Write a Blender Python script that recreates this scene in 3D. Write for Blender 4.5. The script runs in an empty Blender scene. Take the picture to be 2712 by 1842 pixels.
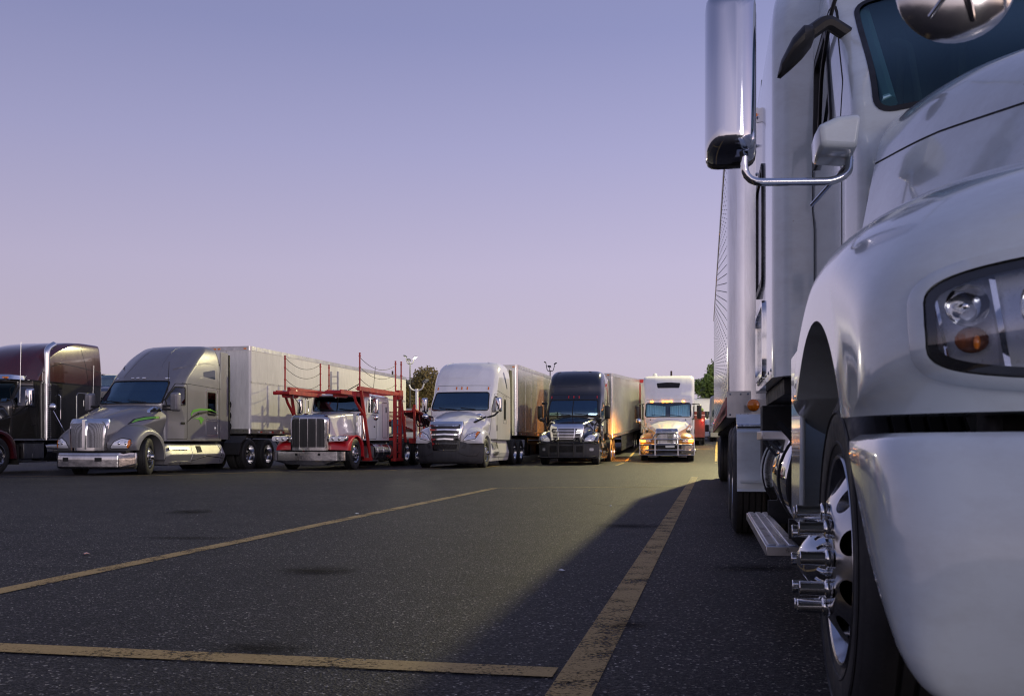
import bpy, bmesh, math, random
import numpy as np
from mathutils import Vector, Matrix
from mathutils.bvhtree import BVHTree
random.seed(7)
R = math.radians
SC = bpy.context.scene
COL = SC.collection

# ------------------------------------------------------------------ camera
EYE = 0.85
cd = bpy.data.cameras.new('camera'); cam = bpy.data.objects.new('camera', cd); COL.objects.link(cam)
cam.location = (0, 0, EYE); cam.rotation_euler = (R(90), 0, 0)
cd.sensor_width = 36; cd.lens = 35.0; cd.shift_y = 252/2712.0
cd.clip_end = 3000; cd.clip_start = 0.05
cd.dof.use_dof = True; cd.dof.focus_distance = 26; cd.dof.aperture_fstop = 11
SC.camera = cam
SC.render.resolution_x = 1024; SC.render.resolution_y = 695

# ------------------------------------------------------------------ sky (dusk)
W = bpy.data.worlds.new('World'); SC.world = W; W.use_nodes = True
nt = W.node_tree; nt.nodes.clear()
wo = nt.nodes.new('ShaderNodeOutputWorld'); bg = nt.nodes.new('ShaderNodeBackground')
tc = nt.nodes.new('ShaderNodeTexCoord'); sx = nt.nodes.new('ShaderNodeSeparateXYZ')
nt.links.new(tc.outputs['Generated'], sx.inputs[0])
ramp = nt.nodes.new('ShaderNodeValToRGB'); cr = ramp.color_ramp
def lin(c): return tuple(((v/255)/12.92 if v/255 <= .04045 else ((v/255+.055)/1.055)**2.4) for v in c) + (1,)
stops = [(0.0, (170,156,168)), (0.015, (194,179,193)), (0.08, (198,187,205)), (0.17, (191,183,211)), (0.28, (167,166,205)), (0.38,(143,147,191)), (0.60, (114,122,164)), (1.0, (94,106,154))]
cr.elements[0].position = stops[0][0]; cr.elements[0].color = lin(stops[0][1])
cr.elements[1].position = stops[-1][0]; cr.elements[1].color = lin(stops[-1][1])
for p, c in stops[1:-1]:
    e = cr.elements.new(p); e.color = lin(c)
nt.links.new(sx.outputs['Z'], ramp.inputs[0])
# the afterglow low in the sky behind the photographer, and a little darker toward the left
def mathn(op, a, b=None, c=None, tree=nt):
    n = tree.nodes.new('ShaderNodeMath'); n.operation = op
    for i, v in enumerate((a, b, c)):
        if v is None: continue
        if isinstance(v, (int, float)): n.inputs[i].default_value = v
        else: tree.links.new(v, n.inputs[i])
    return n.outputs[0]
dotn = nt.nodes.new('ShaderNodeVectorMath'); dotn.operation = 'DOT_PRODUCT'
dotn.inputs[1].default_value = Vector((0.93, -0.36, 0.05)).normalized()
nt.links.new(tc.outputs['Generated'], dotn.inputs[0])
g = mathn('POWER', mathn('MAXIMUM', dotn.outputs['Value'], 0.0), 9.0)
low = mathn('POWER', mathn('SUBTRACT', 1.0, mathn('ABSOLUTE', sx.outputs['Z'])), 5.0)
g = mathn('MULTIPLY', g, low)
mix = nt.nodes.new('ShaderNodeMix'); mix.data_type = 'RGBA'; mix.blend_type = 'ADD'
mix.inputs['B'].default_value = (1.9, 1.25, 0.85, 1)
nt.links.new(g, mix.inputs['Factor']); nt.links.new(ramp.outputs[0], mix.inputs['A'])
dot2 = nt.nodes.new('ShaderNodeVectorMath'); dot2.operation = 'DOT_PRODUCT'; dot2.inputs[1].default_value = Vector((0.05, -1.0, 0.12)).normalized()
nt.links.new(tc.outputs['Generated'], dot2.inputs[0])
g2 = mathn('MULTIPLY', mathn('POWER', mathn('MAXIMUM', dot2.outputs['Value'], 0.0), 2.5), mathn('POWER', mathn('SUBTRACT', 1.0, mathn('ABSOLUTE', sx.outputs['Z'])), 2.0))
mix2 = nt.nodes.new('ShaderNodeMix'); mix2.data_type = 'RGBA'; mix2.blend_type = 'ADD'; mix2.inputs['B'].default_value = (.50, .40, .36, 1)
nt.links.new(g2, mix2.inputs['Factor']); nt.links.new(mix.outputs['Result'], mix2.inputs['A']); mix = mix2
side = mathn('MULTIPLY_ADD', sx.outputs['X'], 0.22, 1.0)
nt.links.new(mix.outputs['Result'], bg.inputs['Color']); nt.links.new(side, bg.inputs['Strength'])
nt.links.new(bg.outputs[0], wo.inputs[0])

sd = bpy.data.lights.new('sun', 'SUN'); sd.energy = 0.6; sd.angle = R(18); sd.color = (1, .88, .86)
so = bpy.data.objects.new('sun', sd); COL.objects.link(so)
so.rotation_euler = Vector((-0.30, 0.95, -0.17)).to_track_quat('-Z', 'Y').to_euler()

SC.view_settings.view_transform = 'Standard'; SC.view_settings.look = 'None'
try:
    SC.cycles.filter_width = 1.15
except Exception: pass
SC.view_settings.exposure = 0; SC.view_settings.gamma = 1

# ------------------------------------------------------------------ materials
MATS = {}
def newmat(name):
    m = bpy.data.materials.new(name); m.use_nodes = True
    b = m.node_tree.nodes['Principled BSDF']; MATS[name] = m
    return m, m.node_tree, b
def noise(t, scale, detail=4, rough=.6, coord='Object', stretch=None):
    tcn = t.nodes.new('ShaderNodeTexCoord'); n = t.nodes.new('ShaderNodeTexNoise')
    n.inputs['Scale'].default_value = scale; n.inputs['Detail'].default_value = detail; n.inputs['Roughness'].default_value = rough
    src = tcn.outputs[coord]
    if stretch:
        mp = t.nodes.new('ShaderNodeMapping'); mp.inputs['Scale'].default_value = stretch
        t.links.new(src, mp.inputs[0]); src = mp.outputs[0]
    t.links.new(src, n.inputs['Vector'])
    return n.outputs['Fac']
def rampf(t, fac, stops):
    r = t.nodes.new('ShaderNodeValToRGB'); e = r.color_ramp.elements
    e[0].position, e[0].color = stops[0][0], stops[0][1]; e[1].position, e[1].color = stops[-1][0], stops[-1][1]
    for p, c in stops[1:-1]:
        k = e.new(p); k.color = c
    t.links.new(fac, r.inputs[0]); return r.outputs[0]
def g4(v): return (v, v, v, 1)
def paint(name, col, rough=.28, metal=0, coat=0., dirt=.12, flake=0, spec=.5, streak=True, bump=0):
    m, t, b = newmat(name)
    n1 = noise(t, 2.2, 5, .65, stretch=(1.5, 1.5, .5) if streak else None)
    d = tuple(max(0, c*(1-dirt)) for c in col[:3]) + (1,)
    c1 = rampf(t, n1, [(.36, d), (.62, tuple(col[:3])+(1,))])
    t.links.new(c1, b.inputs['Base Color'])
    n2 = noise(t, 9, 6, .7)
    rr = rampf(t, n2, [(.3, g4(max(.02, rough*(.93 if coat else .8)))), (.75, g4(min(1, rough*(1.12 if coat else 1.5)+.01)))])
    t.links.new(rr, b.inputs['Roughness'])
    b.inputs['Metallic'].default_value = metal; b.inputs['Coat Weight'].default_value = coat
    b.inputs['Coat Roughness'].default_value = .05; b.inputs['Specular IOR Level'].default_value = spec
    if bump:
        bn = t.nodes.new('ShaderNodeBump'); bn.inputs['Strength'].default_value = bump; bn.inputs['Distance'].default_value = .02
        t.links.new(noise(t, 6, 3, .5), bn.inputs['Height']); t.links.new(bn.outputs[0], b.inputs['Normal'])
    return m
def emis(name, col, s, base=None):
    m, t, b = newmat(name); b.inputs['Base Color'].default_value = (base or col)+(1,)
    b.inputs['Emission Color'].default_value = col+(1,); b.inputs['Emission Strength'].default_value = s
    b.inputs['Roughness'].default_value = .2; return m
def glass(name, tint, refl=1.0, base=.075):
    m, t, b = newmat(name); t.nodes.remove(b)
    out = t.nodes['Material Output']; tr = t.nodes.new('ShaderNodeBsdfTransparent'); gl = t.nodes.new('ShaderNodeBsdfGlossy')
    tr.inputs[0].default_value = tint+(1,); gl.inputs['Roughness'].default_value = .03; gl.inputs['Color'].default_value = ((refl,)*3 if isinstance(refl, (int, float)) else tuple(refl))+(1,)
    lw = t.nodes.new('ShaderNodeLayerWeight'); lw.inputs[0].default_value = .5; mx = t.nodes.new('ShaderNodeMixShader')
    t.links.new(mathn('MULTIPLY_ADD', mathn('POWER', lw.outputs['Facing'], 4.0, tree=t), .85, base, tree=t), mx.inputs[0]); t.links.new(tr.outputs[0], mx.inputs[1]); t.links.new(gl.outputs[0], mx.inputs[2])
    t.links.new(mx.outputs[0], out.inputs[0]); return m
white = paint('white_paint', (.63,.70,.72), .14, coat=.7, dirt=.05)
def specks(m):
    t = m.node_tree; b = t.nodes['Principled BSDF']; src = b.inputs['Base Color'].links[0].from_socket
    tcn = t.nodes.new('ShaderNodeTexCoord'); v = t.nodes.new('ShaderNodeTexVoronoi'); v.inputs['Scale'].default_value = 16; t.links.new(tcn.outputs['Object'], v.inputs['Vector'])
    sp = t.nodes.new('ShaderNodeSeparateColor'); t.links.new(v.outputs['Color'], sp.inputs[0])
    rad = mathn('MULTIPLY', mathn('POWER', sp.outputs[0], 9.0, tree=t), .09, tree=t)
    f = mathn('LESS_THAN', v.outputs['Distance'], rad, tree=t)
    film = rampf(t, noise(t, 3.2, 7, .72, stretch=(1,1,2.5)), [(.42, g4(0)), (.8, g4(.35))])
    f2 = mathn('MAXIMUM', mathn('MULTIPLY', f, .6, tree=t), film, tree=t)
    mx = t.nodes.new('ShaderNodeMix'); mx.data_type = 'RGBA'; mx.inputs['B'].default_value = (.26,.24,.21,1)
    t.links.new(f2, mx.inputs['Factor']); t.links.new(src, mx.inputs['A']); t.links.new(mx.outputs['Result'], b.inputs['Base Color'])
specks(white)
whiteb = paint('white_cab_paint', (.80,.80,.81), .16, coat=.7, dirt=.07)
silverp = paint('grey_metallic_paint', (.185,.185,.205), .38, metal=.3, coat=.5, dirt=.06)
darkgrey = paint('dark_grey_plastic', (.045,.047,.052), .55, dirt=.2)
blackp = paint('black_paint', (.008,.009,.014), .16, coat=1, dirt=.2)
blackpl = paint('black_plastic', (.012,.012,.013), .45, dirt=.2)
matte = paint('matte_black', (.008,.008,.008), .8, dirt=.3)
maroon = paint('maroon_paint', (.055,.008,.012), .2, coat=.9, dirt=.15)
darkgreen = paint('dark_olive_paint', (.022,.021,.018), .2, coat=.9, dirt=.15)
redp = paint('red_paint', (.52,.012,.02), .3, coat=.4, dirt=.12)
redd = paint('worn_red_paint', (.42,.02,.02), .45, dirt=.4)
gold = paint('gold_paint', (.42,.19,.02), .25, coat=.8, dirt=.1)
green = paint('green_decal', (.13,.42,.04), .3, coat=.3, dirt=.05)
chrome = paint('chrome', (.78,.79,.8), .045, metal=1, dirt=.08)
chromew = paint('worn_chrome', (.55,.55,.56), .11, metal=1, dirt=.22, bump=.07)
alu = paint('brushed_aluminium', (.55,.55,.56), .3, metal=1, dirt=.2)
alur = paint('wheel_aluminium', (.6,.6,.61), .17, metal=1, dirt=.25)
rubber = paint('tyre_rubber', (.016,.016,.017), .62, dirt=.3)
dusty = paint('dusty_rubber', (.035,.034,.034), .72, dirt=.45)
frame_m = paint('chassis_black', (.014,.014,.015), .6, dirt=.4)
amber = paint('amber_lens', (.75,.2,.01), .15, coat=.6, dirt=.05)
redl = paint('red_lens', (.4,.01,.01), .15, coat=.6, dirt=.05)
clearl = paint('white_lens', (.82,.84,.9), .1, metal=.35, coat=.8, dirt=.2)
amberon = emis('lit_amber_lamp', (1,.34,.02), 15)
redon = emis('lit_red_lamp', (1,.03,.02), 14)
lampon = emis('lit_lot_lamp', (1,.93,.72), 40)
curtain_m = paint('blue_curtain', (.5,.78,.88), .8, dirt=.15)
interior = paint('cab_interior', (.05,.075,.09), .8, dirt=.3)
seat_m = paint('seat_fabric', (.12,.12,.12), .85, dirt=.2)
paper = paint('paper', (.75,.78,.78), .7, dirt=.05)
gl = glass('windshield_glass', (.86,.93,.95)); gl2 = glass('tinted_glass', (.3,.34,.36)); glc = glass('lamp_glass', (.92,.94,.97))
gld = glass('dark_windshield_glass', (.5,.6,.64), (.55,.8,.95), .15)
gln = glass('near_windshield_glass', (.5,.6,.6), (.5,.68,.68), .09)
decalk = paint('black_decal', (.01,.01,.01), .3, dirt=.1)
taper = paint('red_tape', (.5,.02,.02), .35); tapew = paint('white_tape', (.75,.75,.75), .35)

def tex_trailer(name, col, rough, metal=0., stain=.35, coat=0.):
    m, t, b = newmat(name)
    n1 = noise(t, 1.1, 6, .62, stretch=(1, .7, .22)); n2 = noise(t, 14, 5, .7, stretch=(1, 1, .12))
    d = (col[0]*(1-stain), col[1]*(1-stain*1.0), col[2]*(1-stain*1.05), 1)
    c1 = rampf(t, n1, [(.3, d), (.52, tuple(col)+(1,)), (.8, tuple(col)+(1,))])
    mx = t.nodes.new('ShaderNodeMix'); mx.data_type = 'RGBA'; mx.blend_type = 'MULTIPLY'
    mx.inputs['Factor'].default_value = .6
    t.links.new(c1, mx.inputs['A']); t.links.new(rampf(t, n2, [(.3, g4(.72)), (.6, g4(1))]), mx.inputs['B'])
    t.links.new(mx.outputs['Result'], b.inputs['Base Color'])
    b.inputs['Roughness'].default_value = rough; b.inputs['Metallic'].default_value = metal; b.inputs['Coat Weight'].default_value = coat
    bn = t.nodes.new('ShaderNodeBump'); bn.inputs['Strength'].default_value = .12; bn.inputs['Distance'].default_value = .05
    t.links.new(noise(t, 1.6, 2, .5), bn.inputs['Height']); t.links.new(bn.outputs[0], b.inputs['Normal'])
    return m
trail_w = tex_trailer('white_trailer_panel', (.66,.66,.65), .3, stain=.2)
trail_s = tex_trailer('stainless_trailer_panel', (.62,.62,.63), .26, metal=.75, stain=.25)
trail_n = tex_trailer('polished_trailer_panel', (.78,.78,.8), .16, metal=.9, stain=.12)

def asphalt():
    m, t, b = newmat('asphalt')
    tcn = t.nodes.new('ShaderNodeTexCoord'); P = tcn.outputs['Object']
    v = t.nodes.new('ShaderNodeTexVoronoi'); v.inputs['Scale'].default_value = 105; t.links.new(P, v.inputs['Vector'])
    sep = t.nodes.new('ShaderNodeSeparateColor'); t.links.new(v.outputs['Color'], sep.inputs[0])
    v2 = t.nodes.new('ShaderNodeTexVoronoi'); v2.inputs['Scale'].default_value = 150; t.links.new(P, v2.inputs['Vector'])
    sep2 = t.nodes.new('ShaderNodeSeparateColor'); t.links.new(v2.outputs['Color'], sep2.inputs[0])
    big = noise(t, .35, 6, .6); mid = noise(t, 2.3, 6, .7); fine = noise(t, 40, 4, .7)
    col = rampf(t, sep.outputs[0], [(0, (.006,.006,.006,1)), (.55, (.019,.0185,.019,1)), (.87, (.040,.038,.038,1)), (.955, (.10,.092,.085,1)), (1, (.40,.38,.33,1))])
    col2 = rampf(t, sep2.outputs[1], [(0, g4(.6)), (.9, g4(1.15)), (1, g4(2.6))])
    bigc = rampf(t, big, [(.3, (.7,.69,.7,1)), (.7, (1.3,1.27,1.22,1))]); midc = rampf(t, mid, [(.32, g4(.7)), (.6, g4(1.12))])
    cur = col
    for o in (col2, bigc, midc):
        x = t.nodes.new('ShaderNodeMix'); x.data_type = 'RGBA'; x.blend_type = 'MULTIPLY'; x.inputs['Factor'].default_value = 1
        t.links.new(cur, x.inputs['A']); t.links.new(o, x.inputs['B']); cur = x.outputs['Result']
    # hairline cracks and oil spots
    dist = t.nodes.new('ShaderNodeVectorMath'); dist.operation = 'ADD'
    nn = t.nodes.new('ShaderNodeTexNoise'); nn.inputs['Scale'].default_value = 1.4; nn.inputs['Detail'].default_value = 6; t.links.new(P, nn.inputs['Vector'])
    t.links.new(P, dist.inputs[0]); sc = t.nodes.new('ShaderNodeVectorMath'); sc.operation = 'SCALE'; sc.inputs['Scale'].default_value = 1.6
    t.links.new(nn.outputs['Color'], sc.inputs[0]); t.links.new(sc.outputs[0], dist.inputs[1])
    v3 = t.nodes.new('ShaderNodeTexVoronoi'); v3.feature = 'DISTANCE_TO_EDGE'; v3.inputs['Scale'].default_value = .16; t.links.new(dist.outputs[0], v3.inputs['Vector'])
    crk = rampf(t, v3.outputs['Distance'], [(0.0, g4(.3)), (.0016, g4(.45)), (.0035, g4(1))])
    spots = noise(t, .62, 3, .45)
    sp = rampf(t, spots, [(.0, g4(.4)), (.27, g4(.5)), (.31, g4(1))])
    for o in (crk, sp):
        x = t.nodes.new('ShaderNodeMix'); x.data_type = 'RGBA'; x.blend_type = 'MULTIPLY'; x.inputs['Factor'].default_value = 1
        t.links.new(cur, x.inputs['A']); t.links.new(o, x.inputs['B']); cur = x.outputs['Result']
    t.links.new(cur, b.inputs['Base Color'])
    t.links.new(rampf(t, fine, [(.3, g4(.5)), (.7, g4(.8))]), b.inputs['Roughness'])
    b.inputs['Specular IOR Level'].default_value = .15
    bn = t.nodes.new('ShaderNodeBump'); bn.inputs['Strength'].default_value = .75; bn.inputs['Distance'].default_value = .006
    t.links.new(v.outputs['Distance'], bn.inputs['Height']); t.links.new(bn.outputs[0], b.inputs['Normal'])
    return m, (cur)
asph, _ = asphalt()
def linepaint():
    m, t, b = newmat('worn_yellow_line')
    out = t.nodes['Material Output']
    n = noise(t, 55, 5, .75); n2 = noise(t, 3.5, 5, .6)
    s = mathn('ADD', mathn('MULTIPLY', n, .75, tree=t), mathn('MULTIPLY', n2, .5, tree=t), tree=t)
    mask = rampf(t, s, [(.53, g4(0)), (.61, g4(1))])
    b.inputs['Roughness'].default_value = .7
    t.links.new(rampf(t, noise(t, 90, 3, .7), [(.3, (.30,.19,.05,1)), (.7, (.50,.34,.11,1))]), b.inputs['Base Color'])
    tr = t.nodes.new('ShaderNodeBsdfTransparent'); mx = t.nodes.new('ShaderNodeMixShader')
    t.links.new(mask, mx.inputs[0]); t.links.new(tr.outputs[0], mx.inputs[1]); t.links.new(b.outputs[0], mx.inputs[2]); t.links.new(mx.outputs[0], out.inputs[0])
    return m
linem = linepaint()
def oil():
    m, t, b = newmat('oil_stain'); out = t.nodes['Material Output']
    b.inputs['Base Color'].default_value = (.006,.006,.006,1); b.inputs['Roughness'].default_value = .95; b.inputs['Specular IOR Level'].default_value = .05
    tcn = t.nodes.new('ShaderNodeTexCoord'); gr = t.nodes.new('ShaderNodeVectorMath'); gr.operation = 'LENGTH'
    t.links.new(tcn.outputs['Object'], gr.inputs[0])
    f = mathn('SUBTRACT', 1.15, gr.outputs['Value'], tree=t); f = mathn('MULTIPLY', f, mathn('MULTIPLY_ADD', noise(t, 2.2, 8, .8), 4.2, -1.35, tree=t), tree=t)
    mk = rampf(t, f, [(.1, g4(0)), (1.0, g4(.65))])
    tr = t.nodes.new('ShaderNodeBsdfTransparent'); mx = t.nodes.new('ShaderNodeMixShader')
    t.links.new(mk, mx.inputs[0]); t.links.new(tr.outputs[0], mx.inputs[1]); t.links.new(b.outputs[0], mx.inputs[2]); t.links.new(mx.outputs[0], out.inputs[0])
    return m
oilm = oil()
def leafmat(name, a, c):
    m, t, b = newmat(name)
    ob = noise(t, .9, 4, .6)
    t.links.new(rampf(t, ob, [(.3, a+(1,)), (.7, c+(1,))]), b.inputs['Base Color']); b.inputs['Roughness'].default_value = .6
    return m
leaf1 = leafmat('brown_green_leaves', (.08,.08,.025), (.26,.19,.065)); leaf2 = leafmat('green_leaves', (.05,.09,.025), (.14,.2,.055))
bark = paint('bark', (.09,.065,.045), .9, dirt=.4)

# ------------------------------------------------------------------ mesh helpers
def V(*a): return Vector(a)
class MB:
    def __init__(s): s.v = []; s.f = []; s.m = []; s.cur = 0
    def add(s, vs, fs):
        o = len(s.v); s.v += [tuple(p) for p in vs]; s.f += [tuple(i+o for i in f) for f in fs]; s.m += [s.cur]*len(fs)
        return s
    def box(s, x0, x1, y0, y1, z0, z1):
        v = [(x, y, z) for x in (x0, x1) for y in (y0, y1) for z in (z0, z1)]
        return s.add(v, [(0,1,3,2),(4,6,7,5),(0,4,5,1),(2,3,7,6),(0,2,6,4),(1,5,7,3)])
    def loft(s, secs, closed=True, caps=True):
        n = len(secs[0]); vs = [p for q in secs for p in q]; fs = []
        for i in range(len(secs)-1):
            for j in range(n if closed else n-1):
                k = (j+1) % n; fs.append((i*n+j, i*n+k, (i+1)*n+k, (i+1)*n+j))
        if caps and closed:
            fs.append(tuple(range(n))[::-1]); fs.append(tuple(range((len(secs)-1)*n, len(secs)*n)))
        return s.add(vs, fs)
    def tube(s, pts, r, n=10, fil=0, closed=False, rs=None):
        pts = [Vector(p) for p in pts]
        if fil: pts = fillet3(pts, fil)
        secs = []; up = None
        for i, p in enumerate(pts):
            if closed: d = pts[(i+1) % len(pts)]-pts[i-1]
            else: d = (pts[min(i+1, len(pts)-1)]-pts[max(i-1, 0)])
            d.normalize()
            if up is None:
                up = Vector((0,0,1)) if abs(d.z) < .9 else Vector((1,0,0))
            a = d.cross(up).normalized(); b = a.cross(d).normalized(); up = b
            rr = rs[i] if rs else r
            secs.append([p+a*math.cos(2*math.pi*k/n)*rr+b*math.sin(2*math.pi*k/n)*rr for k in range(n)])
        if closed: secs.append(secs[0]); return s.loft(secs, caps=False)
        return s.loft(secs)
    def cyl(s, p, q, r, r2=None, n=20):
        return s.tube([p, q], r, n, rs=[r, r if r2 is None else r2])
    def lathe(s, prof, c=(0,0,0), axis='x', n=40, closed=False):
        vs = []; fs = []; m = len(prof)
        for k in range(n):
            a = 2*math.pi*k/n; ca, sa = math.cos(a), math.sin(a)
            for (h, r) in prof:
                if axis == 'x': vs.append((c[0]+h, c[1]+r*ca, c[2]+r*sa))
                elif axis == 'y': vs.append((c[0]+r*ca, c[1]+h, c[2]+r*sa))
                else: vs.append((c[0]+r*ca, c[1]+r*sa, c[2]+h))
        mm = m if closed else m-1
        for k in range(n):
            k2 = (k+1) % n
            for j in range(mm):
                j2 = (j+1) % m; fs.append((k*m+j, k*m+j2, k2*m+j2, k2*m+j))
        return s.add(vs, fs)
    def prism(s, poly, a, b, axis='x'):
        def P(u, w, h): return (h, u, w) if axis == 'x' else ((u, h, w) if axis == 'y' else (u, w, h))
        return s.loft([[P(u, w, a) for u, w in poly], [P(u, w, b) for u, w in poly]])
    def sphere(s, c, r, n=16, sc=(1,1,1)):
        prof = [(math.sin(t)*r, math.cos(t)*r) for t in [math.pi*(i/ (n//2)-.5) for i in range(n//2+1)]]
        vs = []; m = len(prof); fs = []
        for k in range(n):
            a = 2*math.pi*k/n
            for h, rr in prof: vs.append((c[0]+rr*math.cos(a)*sc[0], c[1]+rr*math.sin(a)*sc[1], c[2]+h*sc[2]))
        for k in range(n):
            k2 = (k+1) % n
            for j in range(m-1): fs.append((k*m+j, k2*m+j, k2*m+j+1, k*m+j+1))
        return s.add(vs, fs)
    def build(s, name, mat, parent=None, sharp=35, bevel=0, seg=2, weld=True):
        me = bpy.data.meshes.new(name); me.from_pydata(s.v, [], s.f)
        mats = mat if isinstance(mat, (list, tuple)) else [mat]
        for q in mats: me.materials.append(q)
        if len(mats) > 1: me.polygons.foreach_set('material_index', s.m)
        bm = bmesh.new(); bm.from_mesh(me)
        if weld: bmesh.ops.remove_doubles(bm, verts=bm.verts, dist=.0004)
        bmesh.ops.dissolve_degenerate(bm, dist=.0001, edges=bm.edges)
        bmesh.ops.recalc_face_normals(bm, faces=bm.faces); bm.to_mesh(me); bm.free()
        me.polygons.foreach_set('use_smooth', [True]*len(me.polygons))
        if sharp is not None: me.set_sharp_from_angle(angle=R(sharp))
        ob = bpy.data.objects.new(name, me); COL.objects.link(ob)
        if parent: ob.parent = parent
        if bevel:
            bv = ob.modifiers.new('bevel', 'BEVEL'); bv.width = bevel; bv.segments = seg; bv.limit_method = 'ANGLE'; bv.angle_limit = R(40)
            bv.harden_normals = False
        return ob

def fillet2(pts, rad, n=4, closed=True):
    out = []; N = len(pts)
    for i, p in enumerate(pts):
        p = Vector(p).to_2d() if not isinstance(p, Vector) else p
        r = rad[i] if isinstance(rad, (list, tuple)) else rad
        if (not closed and i in (0, N-1)) or r <= 0: out.append(tuple(p)); continue
        a = Vector(pts[i-1]); b = Vector(pts[(i+1) % N]); p = Vector(p)
        u = (a-p); w = (b-p); lu, lw = u.length, w.length; u.normalize(); w.normalize()
        ang = math.acos(max(-1, min(1, u.dot(w))))
        d = min(r/max(math.tan(ang/2), 1e-3), .48*lu, .48*lw)
        A = p+u*d; B = p+w*d
        for k in range(n+1):
            t = k/n; q = A.lerp(p, t).lerp(p.lerp(B, t), t); out.append(tuple(q))
    return out
def fillet3(pts, r, n=5):
    out = [pts[0]]
    for i in range(1, len(pts)-1):
        p = pts[i]; u = pts[i-1]-p; w = pts[i+1]-p; d = min(r, .48*u.length, .48*w.length)
        A = p+u.normalized()*d; B = p+w.normalized()*d
        for k in range(n+1):
            t = k/n; out.append(A.lerp(p, t).lerp(p.lerp(B, t), t))
    out.append(pts[-1]); return out
def pchip(x, y, xi):
    x = np.asarray(x, float); y = np.asarray(y, float); h = np.diff(x); dl = np.diff(y, axis=0)/h[:, None]
    m = np.zeros_like(y)
    for i in range(1, len(x)-1):
        for c in range(y.shape[1]):
            a, b = dl[i-1, c], dl[i, c]
            if a*b > 0:
                w1 = 2*h[i]+h[i-1]; w2 = h[i]+2*h[i-1]; m[i, c] = (w1+w2)/(w1/a+w2/b)
    m[0] = dl[0]; m[-1] = dl[-1]
    out = []
    for t in xi:
        i = min(max(np.searchsorted(x, t)-1, 0), len(h)-1); s = (t-x[i])/h[i]
        out.append((2*s**3-3*s**2+1)*y[i]+(s**3-2*s**2+s)*h[i]*m[i]+(-2*s**3+3*s**2)*y[i+1]+(s**3-s**2)*h[i]*m[i+1])
    return np.array(out)
def dense(keys, step, cols=None):
    K = np.array(keys, float); D = np.diff(K if cols is None else K[:, cols], axis=0); L = np.concatenate([[0], np.cumsum(np.sqrt((D**2).sum(1))+1e-6)])
    n = max(2, int(L[-1]/step)); ts = sorted(set(list(np.linspace(0, L[-1], n))))
    return pchip(L, K, ts)
def mirror_loop(half):  # half: from centre to centre, x>=0
    return half + [(-x, *r) for x, *r in half[-2:0:-1]] if half[0][0] < 1e-6 and half[-1][0] < 1e-6 else half
def vcab(keys, step=.07, xc=0):
    # key: z, f, c, wf, ym, w, b, rf, rb
    secs = []
    for z, f, c, wf, ym, w, b, rf, rb in dense(keys, step, [0, 1, 5]):
        pts = [(0, f), (wf*.55, f+c*.28), (wf, f+c), (w, ym), (w, b), (0, b)]
        pts = fillet2(pts, [0, .5, rf, .25, rb, 0], 5, closed=False)
        secs.append([(x+xc, y, z) for x, y in mirror_loop(pts)])
    return MB().loft(secs)
def hloft(keys, step=.07, xc=0, rs=.12, rt=.12, crown=.5):
    # key: y, zb, wb, zs, ws, zt, wt, zc
    secs = []
    for y, zb, wb, zs, ws, zt, wt, zc in dense(keys, step, [0, 5, 4]):
        pts = [(0, zb), (wb, zb), (ws, zs), (wt, zt), (wt*.5, zt+(zc-zt)*.8), (0, zc)]
        pts = fillet2(pts, [0, .03, rs, rt, .3, 0], 5, closed=False)
        secs.append([(x+xc, y, z) for x, z in mirror_loop(pts)])
    return MB().loft(secs)
def resample(pts, n):
    P = np.array(pts, float); D = np.sqrt((np.diff(P, axis=0)**2).sum(1)); L = np.concatenate([[0], np.cumsum(D)])
    return pchip(L, P, np.linspace(0, L[-1], n))
def fender(inner, outer, cy, cz, r, xi, xo, n=40, nx=14, a0=-8, a1=188, xc=0):
    # inner / outer outlines run front-bottom, over the top, to rear-bottom
    I = resample(inner, n); O = resample(outer, n); secs = []
    for k in range(nx+1):
        u = k/nx; sn = math.sin(u*math.pi/2); mx = 1-math.cos(u*math.pi/2)
        x = xi+(xo-xi)*sn; prof = I*(1-mx)+O*mx
        arch = [(cy+r*math.cos(R(a)), cz+r*math.sin(R(a))) for a in np.linspace(a0, a1, n)]
        secs.append([(x+xc, p[0], p[1]) for p in prof]+[(x+xc, p[0], p[1]) for p in arch])
    return MB().loft(secs)

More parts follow.
